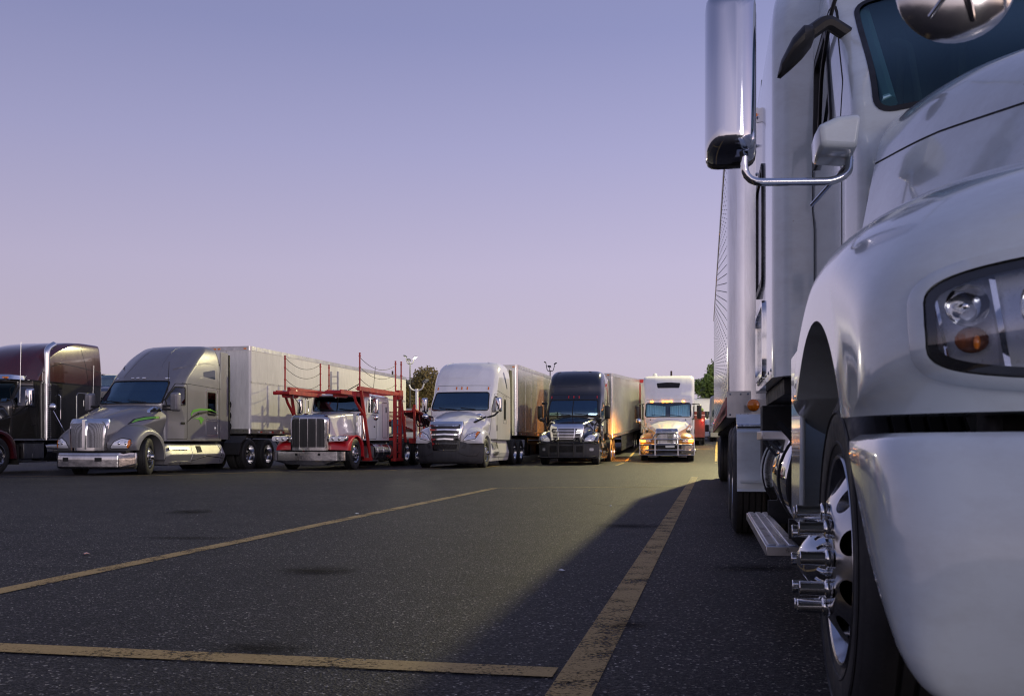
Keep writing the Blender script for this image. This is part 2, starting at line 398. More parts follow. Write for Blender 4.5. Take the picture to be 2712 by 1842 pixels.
def bvh_of(*obs):
    vs = []; fs = []
    for ob in obs:
        o = len(vs); vs += [v.co.copy() for v in ob.data.vertices]; fs += [[i+o for i in p.vertices] for p in ob.data.polygons]
    return BVHTree.FromPolygons(vs, fs)
AX = {'y': (lambda u, w: V(u, -60, w), V(0,1,0)), 'x': (lambda u, w: V(60, u, w), V(-1,0,0)), '-x': (lambda u, w: V(-60, u, w), V(1,0,0)), 'z': (lambda u, w: V(u, w, 60), V(0,0,-1)), '-y': (lambda u, w: V(u, 60, w), V(0,-1,0))}
def cast(bvh, ax, u, w):
    o, d = AX[ax]; h = bvh.ray_cast(o(u, w), d)
    return h[0]
def drape(bvh, poly, ax, off=.004, thick=.012, step=.08, mb=None):
    mb = mb or MB(); o, d = AX[ax]
    bm = bmesh.new(); vs = [bm.verts.new((p[0], p[1], 0)) for p in poly]; bm.faces.new(vs)
    xs = [p[0] for p in poly]; ys = [p[1] for p in poly]
    for a, (lo, hi) in ((0, (min(xs), max(xs))), (1, (min(ys), max(ys)))):
        k = int((hi-lo)/step); nrm = (1,0,0) if a == 0 else (0,1,0)
        for i in range(1, k+1):
            q = lo+(hi-lo)*i/(k+1); co = (q,0,0) if a == 0 else (0,q,0)
            bmesh.ops.bisect_plane(bm, geom=bm.verts[:]+bm.edges[:]+bm.faces[:], plane_co=co, plane_no=nrm)
    if ax == 'y' and min(xs) < -.02 and max(xs) > .02: bmesh.ops.bisect_plane(bm, geom=bm.verts[:]+bm.edges[:]+bm.faces[:], plane_co=(0,0,0), plane_no=(1,0,0))
    bm.verts.index_update(); hits = []; good = []
    for v in bm.verts:
        h = bvh.ray_cast(o(v.co.x, v.co.y), d)[0]; hits.append(h)
        if h is not None: good.append(((v.co.x, v.co.y), h))
    if not good: bm.free(); return mb
    for i, v in enumerate(bm.verts):
        if hits[i] is None:
            q = min(good, key=lambda t: (t[0][0]-v.co.x)**2+(t[0][1]-v.co.y)**2); p = o(v.co.x, v.co.y)
            hits[i] = p-d*(p-q[1]).dot(d)
    top = [h-d*off for h in hits]; bot = [h-d*(off-thick) for h in hits]; n = len(top)
    fs = [tuple(v.index for v in f.verts) for f in bm.faces]; al = fs+[tuple(i+n for i in f[::-1]) for f in fs]
    for e in bm.edges:
        if len(e.link_faces) == 1: a, b = e.verts[0].index, e.verts[1].index; al.append((a, b, b+n, a+n))
    bm.free(); return mb.add(top+bot, al)
def strip(bvh, path, ax, w=.012, off=.003, closed=False, step=.05, mb=None, thick=.01):
    mb = mb or MB(); o, d = AX[ax]; P = [Vector(p) for p in path]
    if closed: P = P+[P[0]]
    pts = []
    for a, b in zip(P[:-1], P[1:]):
        k = max(1, int((b-a).length/step))
        for i in range(k): pts.append(a.lerp(b, i/k))
    if not closed: pts.append(P[-1])
    N = len(pts); secs = []; last = None
    for i, p in enumerate(pts):
        t = (pts[(i+1) % N]-pts[i-1]) if closed else (pts[min(i+1, N-1)]-pts[max(i-1, 0)])
        if t.length < 1e-6: continue
        t.normalize(); nrm = Vector((-t.y, t.x))*w/2
        h = bvh.ray_cast(o(p.x, p.y), d)[0]
        if h is None: h = last
        if h is None: continue
        if last is not None:
            pass
        last = h; D = h.dot(d)
        def W(q): b0 = o(q.x, q.y); return b0+d*(D-b0.dot(d))
        a_, b_ = W(p+nrm), W(p-nrm)
        h1 = bvh.ray_cast(o(*(p+nrm)), d)[0]; h2 = bvh.ray_cast(o(*(p-nrm)), d)[0]
        if h1 is not None and abs(h1.dot(d)-D) < w: a_ = h1
        if h2 is not None and abs(h2.dot(d)-D) < w: b_ = h2
        secs.append([a_-d*off, b_-d*off, b_+d*(thick-off), a_+d*(thick-off)])
    if closed: secs.append(secs[0]); return mb.loft(secs, caps=False)
    return mb.loft(secs)
def cut(ob, cutters, inner=None):
    ob.data.materials.append(inner or interior)
    for c in cutters:
        c.parent = ob.parent
        while len(c.data.materials) < 2: c.data.materials.append(interior)
        c.data.polygons.foreach_set('material_index', [len(ob.data.materials)-1]*len(c.data.polygons))
        md = ob.modifiers.new('cut', 'BOOLEAN'); md.operation = 'DIFFERENCE'; md.object = c; md.solver = 'EXACT'
        try: md.material_mode = 'INDEX'
        except Exception: pass
    dg = bpy.context.evaluated_depsgraph_get(); dg.update()
    me = bpy.data.meshes.new_from_object(ob.evaluated_get(dg)); ob.modifiers.clear()
    me.polygons.foreach_set('use_smooth', [True]*len(me.polygons)); me.set_sharp_from_angle(angle=R(35))
    ob.data = me
    for c in cutters: bpy.data.objects.remove(c)

def thing(name, label, cat, loc=(0,0,0), yaw=0, group=None, pitch=0):
    o = bpy.data.objects.new(name, None); COL.objects.link(o); o.location = loc; o.rotation_euler = (R(pitch), 0, -R(yaw))
    o['label'] = label; o['category'] = cat
    if group: o['group'] = group
    return o
def tag(o, label, cat, group=None):
    o['label'] = label; o['category'] = cat
    if group: o['group'] = group
    return o
def struct(o): o['kind'] = 'structure'; return o
def copy_tree(o, parent=None):
    c = o.copy(); COL.objects.link(c); c.parent = parent
    for ch in list(o.children): copy_tree(ch, c)
    return c
def rr(x0, x1, z0, z1, r=.05, n=4): return fillet2([(x0, z0), (x1, z0), (x1, z1), (x0, z1)], r, n)

def zg(x, y):
    r = max(0., y-44); f = min(1, max(0, (x-(-3)-(y-44)*.1)/6.)); f = f*f*(3-2*f)
    if y > 80: f = max(f, min(1, (y-80)/60))
    h = min(r, 14)*.047+max(0, min(r, 90)-14)*.014
    return h*f

# ------------------------------------------------------------------ ground
gx = np.unique(np.concatenate([np.linspace(-500,-60,9), np.linspace(-60,60,41), np.linspace(60,500,9)]))
gy = np.unique(np.concatenate([np.linspace(-60,40,6), np.linspace(40,150,45), np.linspace(150,1200,12)]))
mb = MB(); nx_ = len(gx)
mb.add([(x, y, zg(x, y)) for y in gy for x in gx], [(j*nx_+i, j*nx_+i+1, (j+1)*nx_+i+1, (j+1)*nx_+i) for j in range(len(gy)-1) for i in range(nx_-1)])
struct(mb.build('ground', asph, weld=False))
def ground_strip(p, q, w, z=.004, name='parking_line', m=linem):
    p, q = Vector(p), Vector(q); d = (q-p); n = max(1, int(d.length/1.5)); s = Vector((-d.y, d.x)).normalized()*w/2
    vs = []
    for i in range(n+1):
        c = p.lerp(q, i/n)
        for e in (c+s, c-s): vs.append((e.x, e.y, zg(e.x, e.y)+z))
    return MB().add(vs, [(2*i, 2*i+1, 2*i+3, 2*i+2) for i in range(n)]).build(name, m, weld=False)
# bay lines seen in front: right line, cross line at the bottom, left diagonal, far cross line
for p, q, w in (((-.247,1.2),(4.63,25.2),.155), ((-6.5,4.99),(.16,3.68),.155), ((-4.2,-.6),(-.33,18.8),.15), ((-.33,18.8),(3.42,19.5),.10)):
    struct(ground_strip(p, q, w, z=.004 if p[1] not in (4.99, 18.8) else .0056))
for p, q in (((-12.5,25.6),(-9.4,26.2)), ((-9.4,26.2),(-6.6,30.2)), ((-7.6,29.6),(-3.9,31.2)), ((-3.9,31.2),(-2.4,34.2)), ((-16,24.5),(-12.5,25.6)), ((4.0,38.2),(8.1,62)), ((8.6,42),(17.3,84)), ((-1.1,34.6),(2.3,52)), ((8.8,55),(24,58.5))):
    struct(ground_strip(p, q, .11))
for x, y, sx_, sy_, a in ((-3.97,12.3,.33,.5,0), (-1.3,6.6,.30,.28,8), (-1.05,4.12,.24,.16,0), (.55,4.64,.11,.10,20), (1.65,6.75,.36,.22,10), (-2.9,8.9,.5,.12,0), (1.2,10.2,.4,.3,0), (-5.2,9.6,.35,.3,0)):
    mb = MB(); n = 24
    mb.add([(0,0,0)]+[(1.15*math.cos(2*math.pi*k/n), 1.15*math.sin(2*math.pi*k/n), 0) for k in range(n)], [(0, k+1, (k+1) % n+1) for k in range(n)])
    o = struct(mb.build('oil_stain', oilm, weld=False)); o.location = (x, y, .008); o.scale = (sx_, sy_, 1); o.rotation_euler = (0, 0, R(a))
def crack(pts, w, seed):
    rg_ = random.Random(seed); P_ = [Vector(p) for p in pts]; mb = MB(); vs = []; q = []
    for a, b in zip(P_[:-1], P_[1:]):
        n = int((b-a).length/.12)
        for i in range(n): q.append(a.lerp(b, i/n))
    off = 0
    for i, c in enumerate(q):
        d = (q[min(i+1, len(q)-1)]-q[max(i-1, 0)]).normalized(); s_ = Vector((-d.y, d.x)); off += rg_.uniform(-.03,.03); off *= .96
        ww = w*rg_.uniform(.25,1.2)
        for e in (c+s_*(off+ww/2), c+s_*(off-ww/2)): vs.append((e.x, e.y, zg(e.x, e.y)+.0025))
    mb.add(vs, [(2*i, 2*i+1, 2*i+3, 2*i+2) for i in range(len(q)-1)])
    struct(mb.build('asphalt_crack', matte, sharp=None, weld=False))
for i, (pts, w) in enumerate((([(-4.5,18.4),(-1.6,19.6),(.4,23.0),(2.8,27.5),(6.6,31.8)],.05), ([(.55,14.3),(1.2,13.9),(1.55,13.5),(2.4,13.4)],.05), ([(-1.3,21.2),(2.0,25.0),(5.6,28.3)],.04), ([(-5.2,11.8),(-4.2,12.3),(-3.0,12.1),(-1.4,12.4)],.03), ([(-.6,5.3),(.1,5.75),(.9,5.6)],.012), ([(.9,7.9),(1.4,8.6),(2.6,8.7)],.02), ([(-3.0,6.3),(-1.8,6.9),(-1.2,6.6),(-.6,7.1)],.014), ([(-8.5,20),(-5.5,21.4),(-2.4,23.0),(.6,27.0)],.04))): crack(pts, w, 90+i)
# grit and litter lying on the asphalt
mb = MB()
rg = random.Random(3)
for k in range(900):
    y = 2.6*math.exp(rg.random()*2.2); x = (rg.random()*1.1-.56)*y; r = rg.uniform(.002, .006)*(1+y*.06); z = zg(x, y)
    vs = [(x+r*rg.uniform(.6,1.3)*math.cos(t), y+r*math.sin(t), z+.0005) for t in (0, 1.6, 3.2, 4.7)]+[(x, y, z+r*.8)]
    mb.add(vs, [(0,1,4),(1,2,4),(2,3,4),(3,0,4)])
grit_m = paint('grit', (.3,.28,.25), .5, dirt=.5)
o = mb.build('loose_grit', grit_m, sharp=None, weld=False); o['kind'] = 'stuff'; tag(o, 'loose pale grit scattered on the asphalt', 'grit'); o['kind'] = 'stuff'
for i, (x, y, lab, m) in enumerate(((-1.86,11.9,'small crumpled white paper scrap on the asphalt beside the left yellow line', paper), (.33,6.6,'tiny white scrap of paper in the truck shadow right of the yellow line', paper), (1.33,13.4,'small white wrapper lying on the asphalt left of the long shadow edge', paper), (-3.25,7.6,'dry orange leaf on the asphalt near the left yellow line', amber))):
    mb = MB(); n = 8
    mb.add([(x+.03*math.cos(k*.785)*rg.uniform(.5,1.2), y+.03*math.sin(k*.785)*rg.uniform(.5,1.2), .004+rg.random()*.012) for k in range(n)]+[(x, y, .02)], [(k, (k+1) % n, n) for k in range(n)])
    tag(mb.build('litter' if i < 3 else 'dry_leaf', m, sharp=None), lab, 'litter')

# ------------------------------------------------------------------ wheels
def mesh_material(name, bright):
    m, t, b = newmat(name)
    tcn = t.nodes.new('ShaderNodeTexCoord'); v = t.nodes.new('ShaderNodeTexVoronoi'); v.inputs['Scale'].default_value = 55; v.inputs['Randomness'].default_value = .15
    t.links.new(tcn.outputs['Object'], v.inputs['Vector'])
    t.links.new(rampf(t, v.outputs['Distance'], [(.3, (.02,.02,.02,1)), (.5, (bright,bright,bright*1.03,1))]), b.inputs['Base Color'])
    b.inputs['Metallic'].default_value = .6; b.inputs['Roughness'].default_value = .35; return m
meshm = mesh_material('grille_mesh', .3); meshd = mesh_material('dark_grille_mesh', .06)
def tyre_profile(r=.51, w=.28, x0=0.):
    p = [(x0-.012, .30), (x0+.0, .33), (x0+.012, .39), (x0+.008, .45), (x0-.008, .487), (x0-.022, r-.006)]
    gw = (w-.06)/4
    x = x0-.03
    for k in range(4):
        p += [(x, r), (x-gw+.014, r), (x-gw+.012, r-.014), (x-gw+.002, r-.014)]; x -= gw
    p += [(x0-w+.03, r), (x0-w+.02, r-.006), (x0-w+.008, .487), (x0-w-.008, .45), (x0-w-.012, .39), (x0-w, .33), (x0-w+.012, .30)]
    return p
def mk(mbx, name, m):
    o = mbx.build(name, m); me = o.data; bpy.data.objects.remove(o); return me
mb = MB(); mb.lathe(tyre_profile(), n=48); TYRE1 = mk(mb, 'tyre', rubber)
mb = MB(); mb.lathe(tyre_profile(), n=44); mb.lathe(tyre_profile(x0=-.34), n=44); TYRE2 = mk(mb, 'dual_tyre', rubber)
def rim_common(mb, prof, face_x, hole_r, holes=10, hr=.024, nuts=True, nut_r=.143, hub=(.085, .09)):
    mb.cur = 0; mb.lathe(prof, n=48)
    for k in range(holes):
        a = 2*math.pi*(k+.5)/holes; c = (hole_r*math.cos(a), hole_r*math.sin(a)); mb.cur = 1
        mb.cyl((face_x[0]-.01, c[0], c[1]), (face_x[0]+.004, c[0], c[1]), hr, n=10)
        if nuts:
            a = 2*math.pi*k/holes; c = (nut_r*math.cos(a), nut_r*math.sin(a)); mb.cur = 0
            mb.cyl((face_x[1]-.01, c[0], c[1]), (face_x[1]+.035, c[0], c[1]), .017, .013, n=8)
    mb.cur = 0; mb.cyl((face_x[1]-.02, 0, 0), (face_x[1]+hub[1], 0, 0), hub[0], hub[0]*.8, n=20)
mb = MB(); rim_common(mb, [(-.02,.325),(0,.322),(.0,.30),(-.05,.285),(-.03,.25),(.0,.22),(.012,.18),(.02,.10),(.02,.0)], (.0,.015), .225); RIM_S = mk(mb, 'rim', [alur, matte])
mb = MB(); rim_common(mb, [(-.02,.325),(0,.322),(.0,.298),(-.05,.285),(-.12,.275),(-.15,.255),(-.16,.20),(-.15,.10),(-.15,.0)], (-.155,-.155), .225, hub=(.1,.12)); RIM_D = mk(mb, 'rim', [alur, matte])
def wheel(root, x, y, side=1, dual=False, steer=0, z=.51, rim_mat=None):
    t = bpy.data.objects.new('wheel', TYRE2 if dual else TYRE1); COL.objects.link(t); t.parent = root
    t.location = (x, y, z); t.rotation_euler = (random.random()*6, 0, 0)
    t.rotation_euler = (0, 0, (0 if side > 0 else math.pi)+R(steer))
    r = bpy.data.objects.new('rim', RIM_D if dual else RIM_S); COL.objects.link(r); r.parent = t; r.rotation_euler = (random.random()*6, 0, 0)
    return t
def axles(root, steer_y, drive, xo=1.19, st=0, zoff=None):
    for s in (-1, 1):
        wheel(root, s*(xo-.01), steer_y, s, steer=st)
        for y in drive: wheel(root, s*xo, y, s, dual=True)
def chassis(root, y0, y1, zt=.95, tandem=None):
    mb = MB()
    for s in (-1, 1): mb.box(s*.43-.04, s*.43+.04, y0, y1, zt-.3, zt-.02)
    for y in np.arange(y0+.4, y1, 1.1): mb.box(-.42, .42, y-.05, y+.05, zt-.27, zt-.05)
    mb.box(-.4, .4, y0+.2, y0+1.6, .35, .75)
    for y in (tandem or []):
        mb.cyl((-.9, y, .51), (.9, y, .51), .07, n=10); mb.sphere((0, y, .51), .2, 10)
    mb.build('chassis', frame_m, root)
    if tandem:
        c = sum(tandem)/2; mb = MB(); mb.cyl((0, c, zt+.05), (0, c, zt+.14), .46, n=24); mb.box(-.35,.35,c-.2,c+.2,zt-.03,zt+.06); mb.build('fifth_wheel', frame_m, root)
def mirror(root, x, y, z0, z1, side, m, w=.24, d=.13, arms=(), armm=None, rad=.05, gz=True, armr=.014):
    pts = rr(x-w/2, x+w/2, z0, z1, rad)
    secs = []
    for k, (yy, s) in enumerate(((y-d*.75, .55), (y-d*.6, .8), (y-d*.3, .95), (y, 1.0), (y+d*.25, 1.0))):
        cx, cz = x, (z0+z1)/2; sx_ = s; sz = 1-(1-s)*w/(z1-z0)
        secs.append([(cx+(p[0]-cx)*sx_, yy, cz+(p[1]-cz)*sz) for p in pts])
    o = MB().loft(secs).build('mirror', m, root, sharp=40)
    if gz:
        MB().prism(rr(x-w/2+.02, x+w/2-.02, z0+.02, z1-.02, rad*.8), y+d*.25, y+d*.25+.004, 'y').build('mirror_glass', chrome, o)
    if arms:
        mb = MB()
        for a in arms: mb.tube(a, armr, 8, fil=.06)
        mb.build('mirror_arm', armm or m, o)
    return o
def markers(root, bvh, xs, z, m, w=.09, h=.045, on=False):
    for x in xs:
        MBx = drape(bvh, fillet2([(x-w/2, z-h/2), (x+w/2, z-h/2), (x+w/2, z+h/2), (x-w/2, z+h/2)], .02, 3), 'y', .03, .05, .05)
        MBx.build('marker_light', m, root, bevel=.006)
def headlight(root, bvh, poly, side, amber_poly=None, dark=True, mat=None, n=2, ax='y', off=.006):
    P = [(side*x, z) for x, z in poly]
    Pf = fillet2(P, .03, 4)
    o = drape(bvh, Pf, ax, off, .02, .06).build('headlight', mat or clearl, root)
    strip(bvh, Pf, ax, .018, off+.004, closed=True, step=.04).build('headlight_bezel', blackpl, o)
    cx = sum(p[0] for p in P)/len(P); cz = sum(p[1] for p in P)/len(P); w = (max(p[0] for p in P)-min(p[0] for p in P))
    for i in range(n):
        x = cx+(i-(n-1)/2)*w*.3; h = cast(bvh, ax, x, cz-.004)
        if h: MB().sphere((h.x, h.y+.01, h.z), .052, 12, (1, .5, 1)).build('reflector', chrome, o)
    if amber_poly:
        drape(bvh, fillet2([(side*x, z) for x, z in amber_poly], .015, 3), ax, off+.004, .01, .06).build('turn_signal', amber, o)
    return o
def windshield(root, cab, poly, ycut, mat, split=False, depth=1.0, wipers=True, mats=interior, z_dash=None, frame=.035):
    bv = bvh_of(cab)
    # frame + pane first from the solid, then hollow the cab
    g_ = drape(bv, fillet2(poly, .1, 5), 'y', -.006, .008, .12).build('windshield', mat, root)
    if frame: strip(bv, fillet2(poly, .1, 5), 'y', frame, .006, closed=True, step=.05, thick=.02).build('windshield_seal', matte, g_)
    if split: strip(bv, [(0, poly[0][1]), (0, poly[2][1])], 'y', .03, .008, step=.06).build('centre_post', matte, g_)
    if wipers:
        zb = poly[0][1]; mb = MB()
        for x0, x1 in ((-.1, -.75), (.62, .08)):
            a = cast(bv, 'y', x0, zb+.03); b = cast(bv, 'y', x1, zb+.09)
            if a and b: mb.tube([a+V(0,-.03,0), b+V(0,-.03,0)], .012, 6)
        mb.build('wiper', matte, root)
    return MB().prism(fillet2([(p[0]*.985, p[1]+(.015 if p[1] < 2.3 else -.015)) for p in poly], .1, 5), ycut-1.2, ycut+depth, 'y').build('tmp', mats)
def sidewin(root, cab, poly, mat=None, frame=.03, name='side_window', through=True):
    bv = bvh_of(cab)
    for ax in ('x', '-x'):
        g_ = drape(bv, fillet2(poly, .05, 4), ax, -.004, .007, .2).build(name, mat or gl2, root)
        if frame: strip(bv, fillet2(poly, .05, 4), ax, frame, .006, closed=True, thick=.02).build('window_seal', matte, g_)
    if through: return MB().prism(fillet2(poly, .05, 4), -1.6, 1.6, 'x').build('tmp', interior)
def door(root, cab, poly, m, handle=None, seal=.016, name='door', hm=None, sides=('x', '-x'), r=.06):
    bv = bvh_of(cab)
    for ax in sides:
        s = strip(bv, fillet2(poly, r, 4), ax, seal, .003, closed=True)
        if handle:
            hy, hz, hw, hh = handle; drape(bv, rr(hy, hy+hw, hz, hz+hh, .02), ax, .018, .03, .1, s)
        s.build(name, hm or matte, root)
def interior_set(root, y0, zd, w=.85, seat_y=1.0, dash_h=.12):
    mb = MB(); mb.box(-w, w, y0-.1, y0+.45, zd-.35, zd); mb.build('dashboard', interior, root, bevel=.05)
    for s in (-1, 1):
        mb = MB(); x = s*.5
        mb.loft([[(x+px*k, y0+seat_y+dy, z) for px, dy in ((-.24,-.06),(.24,-.06),(.24,.06),(-.24,.06))] for z, k in ((zd-.6, .9), (zd-.1, 1), (zd+.2, .85), (zd+.24, .5), (zd+.4, .5), (zd+.43, .4))])
        mb.build('seat', seat_m, root, bevel=.03)
    mb = MB(); c = V(.5, y0+.5, zd+.02); pts = [c+V(.22*math.cos(a), .10*math.sin(a), .2*math.sin(a)) for a in np.linspace(0, 2*math.pi, 25)[:-1]]
    mb.tube(pts, .015, 6, closed=True); mb.tube([c+V(-.2,0,0), c+V(.2,0,0)], .012, 6); mb.build('steering_wheel', blackpl, root)
def origin(cx, cy, yaw, ysh, hw=1.22):
    a = R(yaw); x = cx-hw*math.cos(a)-ysh*math.sin(a); y = cy+hw*math.sin(a)-ysh*math.cos(a); return (x, y, 0)
def straight(z, f, c, wf, ym, w, b, rf=.18, rb=.12): return (z, f, c, wf, ym, w, b, rf, rb)

# ------------------------------------------------------------------ grey sleeper tractor with green flashes
def tractor_grey():
    t = thing('semi_truck', 'grey metallic sleeper tractor with green flashes and two-panel mesh grille', 'truck', origin(-10.0, 26.5, 12.3, .5), 12.3)
    t.location.z = -.03
    cab = vcab([(.95,2.1,.1,1.05,2.9,1.2,5.15,.1,.12),(1.5,2.0,.2,1.07,2.95,1.2,5.15,.2,.12),(1.98,1.82,.3,1.05,2.75,1.2,5.15,.3,.12),(2.35,2.12,.3,1.02,2.85,1.2,5.15,.3,.12),
        (2.70,2.42,.32,.98,3.05,1.2,5.15,.3,.14),(2.78,2.48,.34,.98,3.1,1.2,5.15,.3,.14),(3.05,2.76,.40,.97,3.4,1.19,5.15,.35,.16),(3.4,3.2,.42,.95,3.8,1.15,5.15,.4,.2),(3.65,3.65,.36,.9,4.2,1.08,5.13,.4,.2),(3.78,4.05,.26,.85,4.4,1.0,5.1,.3,.2),(3.84,4.35,.15,.78,4.6,.9,5.05,.2,.2)]).build('cab', silverp, t)
    c1 = windshield(t, cab, [(-1.0,2.0),(1.0,2.0),(.9,2.67),(-.9,2.67)], 2.0, gld, depth=1.1)
    bv0 = bvh_of(cab)
    door(t, cab, [(2.14,1.0),(3.08,1.0),(3.08,2.6),(2.72,2.6),(2.12,2.05)], silverp, handle=(2.78,1.42,.16,.07))
    door(t, cab, [(4.15,1.62),(4.85,1.62),(4.85,2.52),(4.15,2.52)], silverp, name='sleeper_window_frame', seal=.022, hm=chrome)
    door(t, cab, [(4.15,1.12),(4.85,1.12),(4.85,1.56),(4.15,1.56)], silverp, name='locker_door', handle=(4.7,1.25,.05,.14), seal=.016, hm=chrome)
    mb = strip(bv0, [(2.9,2.62),(5.1,2.55)], 'x', .012); strip(bv0, [(2.9,2.62),(5.1,2.55)], '-x', .012, mb=mb); strip(bv0, [(4.8,1.0),(4.8,3.8)][:0] or [(4.98,1.0),(4.98,3.78)], 'x', .012, mb=mb); mb.build('panel_seam', matte, t)
    # raised brow over the side, rear lights row
    mb = MB()
    for ax in ('x', '-x'): strip(bv0, [(3.0,3.02),(3.4,3.18),(4.2,3.30),(4.7,3.31)], ax, .04, .012, mb=mb)
    for x in (-.45,.45): strip(bv0, [(x*1.2,2.8),(x*1.0,3.2),(x*.85,3.6),(x*.8,3.78)], 'y', .02, .012, mb=mb)
    mb.build('roof_crease', silverp, t)
    c2 = sidewin(t, cab, [(2.2,1.95),(2.98,1.98),(2.98,2.5),(2.66,2.5),(2.2,2.1)])
    c3 = sidewin(t, cab, [(4.25,1.72),(4.72,1.72),(4.72,2.42),(4.25,2.42)], frame=.02)
    drape(bv0, fillet2([(4.0,2.88),(4.7,2.83),(4.7,3.12),(4.02,3.02)], .03), 'x', .004).build('roof_window', gl2, t)
    cut(cab, [c1, c2, c3])
    interior_set(t, 2.15, 2.0)
    MB().box(-.35, .1, 2.2, 2.5, 2.02, 2.03).build('paper_on_dashboard', paper, t)
    MB().box(-.8, .8, 2.78, 2.8, 2.42, 2.6).build('sun_visor', seat_m, t)
    for sgn in (1,-1):
        drape(bv0, [(sgn*x, z) for x, z in ((0,0),)][:0] or rr(-.0,.01,0,.01,.001), 'y') if False else None
    hood = hloft([(.16,.7,.5,1.1,.58,1.44,.52,1.5),(.5,.66,.58,1.2,.68,1.55,.6,1.62),(1.1,.8,.7,1.32,.86,1.7,.74,1.8),(1.7,.9,.85,1.5,1.0,1.86,.86,1.94),(2.2,.9,.9,1.6,1.07,1.97,.95,2.02)], rs=.2, rt=.22).build('hood', silverp, t)
    bh = bvh_of(hood)
    mb = MB()
    for s in (-1, 1): strip(bh, [(s*.28,.4),(s*.45,1.2),(s*.62,2.0)], 'z', .02, .008, mb=mb)
    mb.build('hood_crease', silverp, t)
    fs = []
    for s in (-1, 1):
        f = fender([(.3,.68),(.22,.8),(.26,1.0),(.5,1.22),(.85,1.4),(1.25,1.42),(1.65,1.3),(1.95,1.05),(2.05,.55)], [(.62,.7),(.58,.8),(.6,.9),(.7,1.0),(.85,1.1),(1.2,1.2),(1.6,1.1),(1.85,.9),(1.95,.5)], 1.25, .5, .62, s*.5, s*1.2, a1=162)
        f = f.build('fender', silverp, t); fs.append(f)
        bf = bvh_of(f)
        headlight(t, bf, [(.6,.74),(1.06,.74),(1.12,.86),(1.1,.98),(.9,1.02),(.72,.92)], s, [(1.03,.75),(1.08,.76),(1.13,.87),(1.1,.97),(1.06,.97)])
        if s > 0:
            drape(bh, fillet2([(.75,1.36),(1.1,1.46),(1.5,1.53),(1.95,1.56),(1.95,1.64),(1.45,1.62),(1.05,1.54)], .02), 'x', .004).build('black_flash', decalk, t)
            drape(bh, fillet2([(.92,1.42),(1.2,1.50),(1.6,1.56),(1.9,1.585),(1.9,1.635),(1.45,1.60),(1.1,1.53)], .01), 'x', .008).build('green_flash', green, t)
            drape(bv0, fillet2([(1.95,1.0)]*0 or [(2.95,1.42),(3.3,1.6),(3.6,1.7),(4.15,1.78),(5.05,1.74),(4.2,1.84),(3.7,1.80),(3.35,1.68)], .01), 'x', .0045).build('black_flash', decalk, t)
            drape(bv0, fillet2([(3.3,1.66),(3.4,1.78),(3.8,1.86),(4.5,1.87),(5.0,1.78),(4.4,1.92),(3.8,1.92),(3.4,1.86),(3.28,1.75)], .01), 'x', .007).build('green_flash', green, t)
            drape(bv0, fillet2([(3.3,1.62),(3.75,1.58),(3.85,1.44),(4.02,1.6),(3.85,1.68),(3.6,1.62)], .01), 'x', .007).build('green_flash', green, t)
        drape(bh, fillet2([(1.55,1.72),(2.1,1.78),(2.1,1.9),(1.85,1.9),(1.6,1.8)], .03), 'x' if s > 0 else '-x', .012).build('hood_vent', chrome, t)
        drape(bh, fillet2([(1.65,1.745),(2.05,1.80),(2.05,1.87),(1.87,1.87),(1.68,1.79)], .03), 'x' if s > 0 else '-x', .016).build('vent_slot', matte, t)
    # grille
    fr = vcab([(.68,.02,.12,.5,.2,.54,.24,.05,.02),(1.1,.02,.13,.53,.22,.57,.26,.05,.02),(1.42,.06,.13,.54,.24,.58,.3,.06,.03),(1.53,.14,.1,.5,.26,.54,.34,.06,.03)]).build('grille_frame', chrome, t)
    bg_ = bvh_of(fr)
    for s in (-1, 1): drape(bg_, fillet2([(s*.08,.76),(s*.46,.76),(s*.49,1.4),(s*.08,1.42)], .03), 'y', .004, .01, .1).build('grille', meshm, fr)
    mb = MB(); mb.prism(fillet2([(-.03,.72),(.03,.72),(.045,1.5),(-.045,1.5)], .01), -.012, .1, 'y'); mb.build('grille_bar', chrome, fr)
    bp = vcab([(.2,.06,.12,.85,.5,1.16,.6,.1,.02),(.26,0,.14,.9,.5,1.2,.6,.12,.02),(.56,0,.14,.9,.5,1.2,.6,.12,.02),(.62,.03,.14,.9,.5,1.19,.6,.12,.02)]).build('bumper', chromew, t)
    bb = bvh_of(bp); mb = MB()
    for x in (-.7, .3): drape(bb, rr(x, x+.2, .4, .5, .01), 'y', .003, mb=mb)
    strip(bb, [(-1.1,.555),(1.1,.555)], 'y', .02, .004, mb=mb); mb.build('tow_hole', matte, bp)
    MB().box(-1.1, 1.1, .2, .55, .62, .69).build('bumper_gap', matte, t, bevel=.02)
    # side fairings
    for s in (-1, 1):
        ff = hloft([(2.0,.28,.3,.5,.38,.8,.3,.82),(2.1,.25,.36,.55,.42,.86,.3,.88),(5.3,.25,.36,.55,.42,.86,.3,.88),(5.38,.3,.3,.5,.38,.8,.25,.82)], xc=s*.8, rs=.1, rt=.1, step=.2).build('side_fairing', silverp, t)
        bs = bvh_of(ff); mb = MB(); a = 'x' if s > 0 else '-x'
        drape(bs, [(2.15,.7),(3.2,.7),(3.15,.76),(2.15,.78)], a, .05, mb=mb); drape(bs, [(2.1,.27),(3.3,.27),(3.3,.33),(2.1,.33)], a, .07, mb=mb); mb.build('step', alu, ff)
        mb = strip(bs, [(3.3,.26),(3.42,.84)], a, .014); strip(bs, [(3.3,.36),(4.2,.5),(5.2,.42)], a, .02, mb=mb); strip(bs, [(4.95,.26),(5.1,.6),(5.0,.84)], a, .03, mb=mb); mb.build('fairing_seam', chrome, ff)
        drape(bs, [(3.65,.6),(3.95,.62),(3.95,.8),(3.65,.8)], a, .004).build('access_hatch', matte, ff)
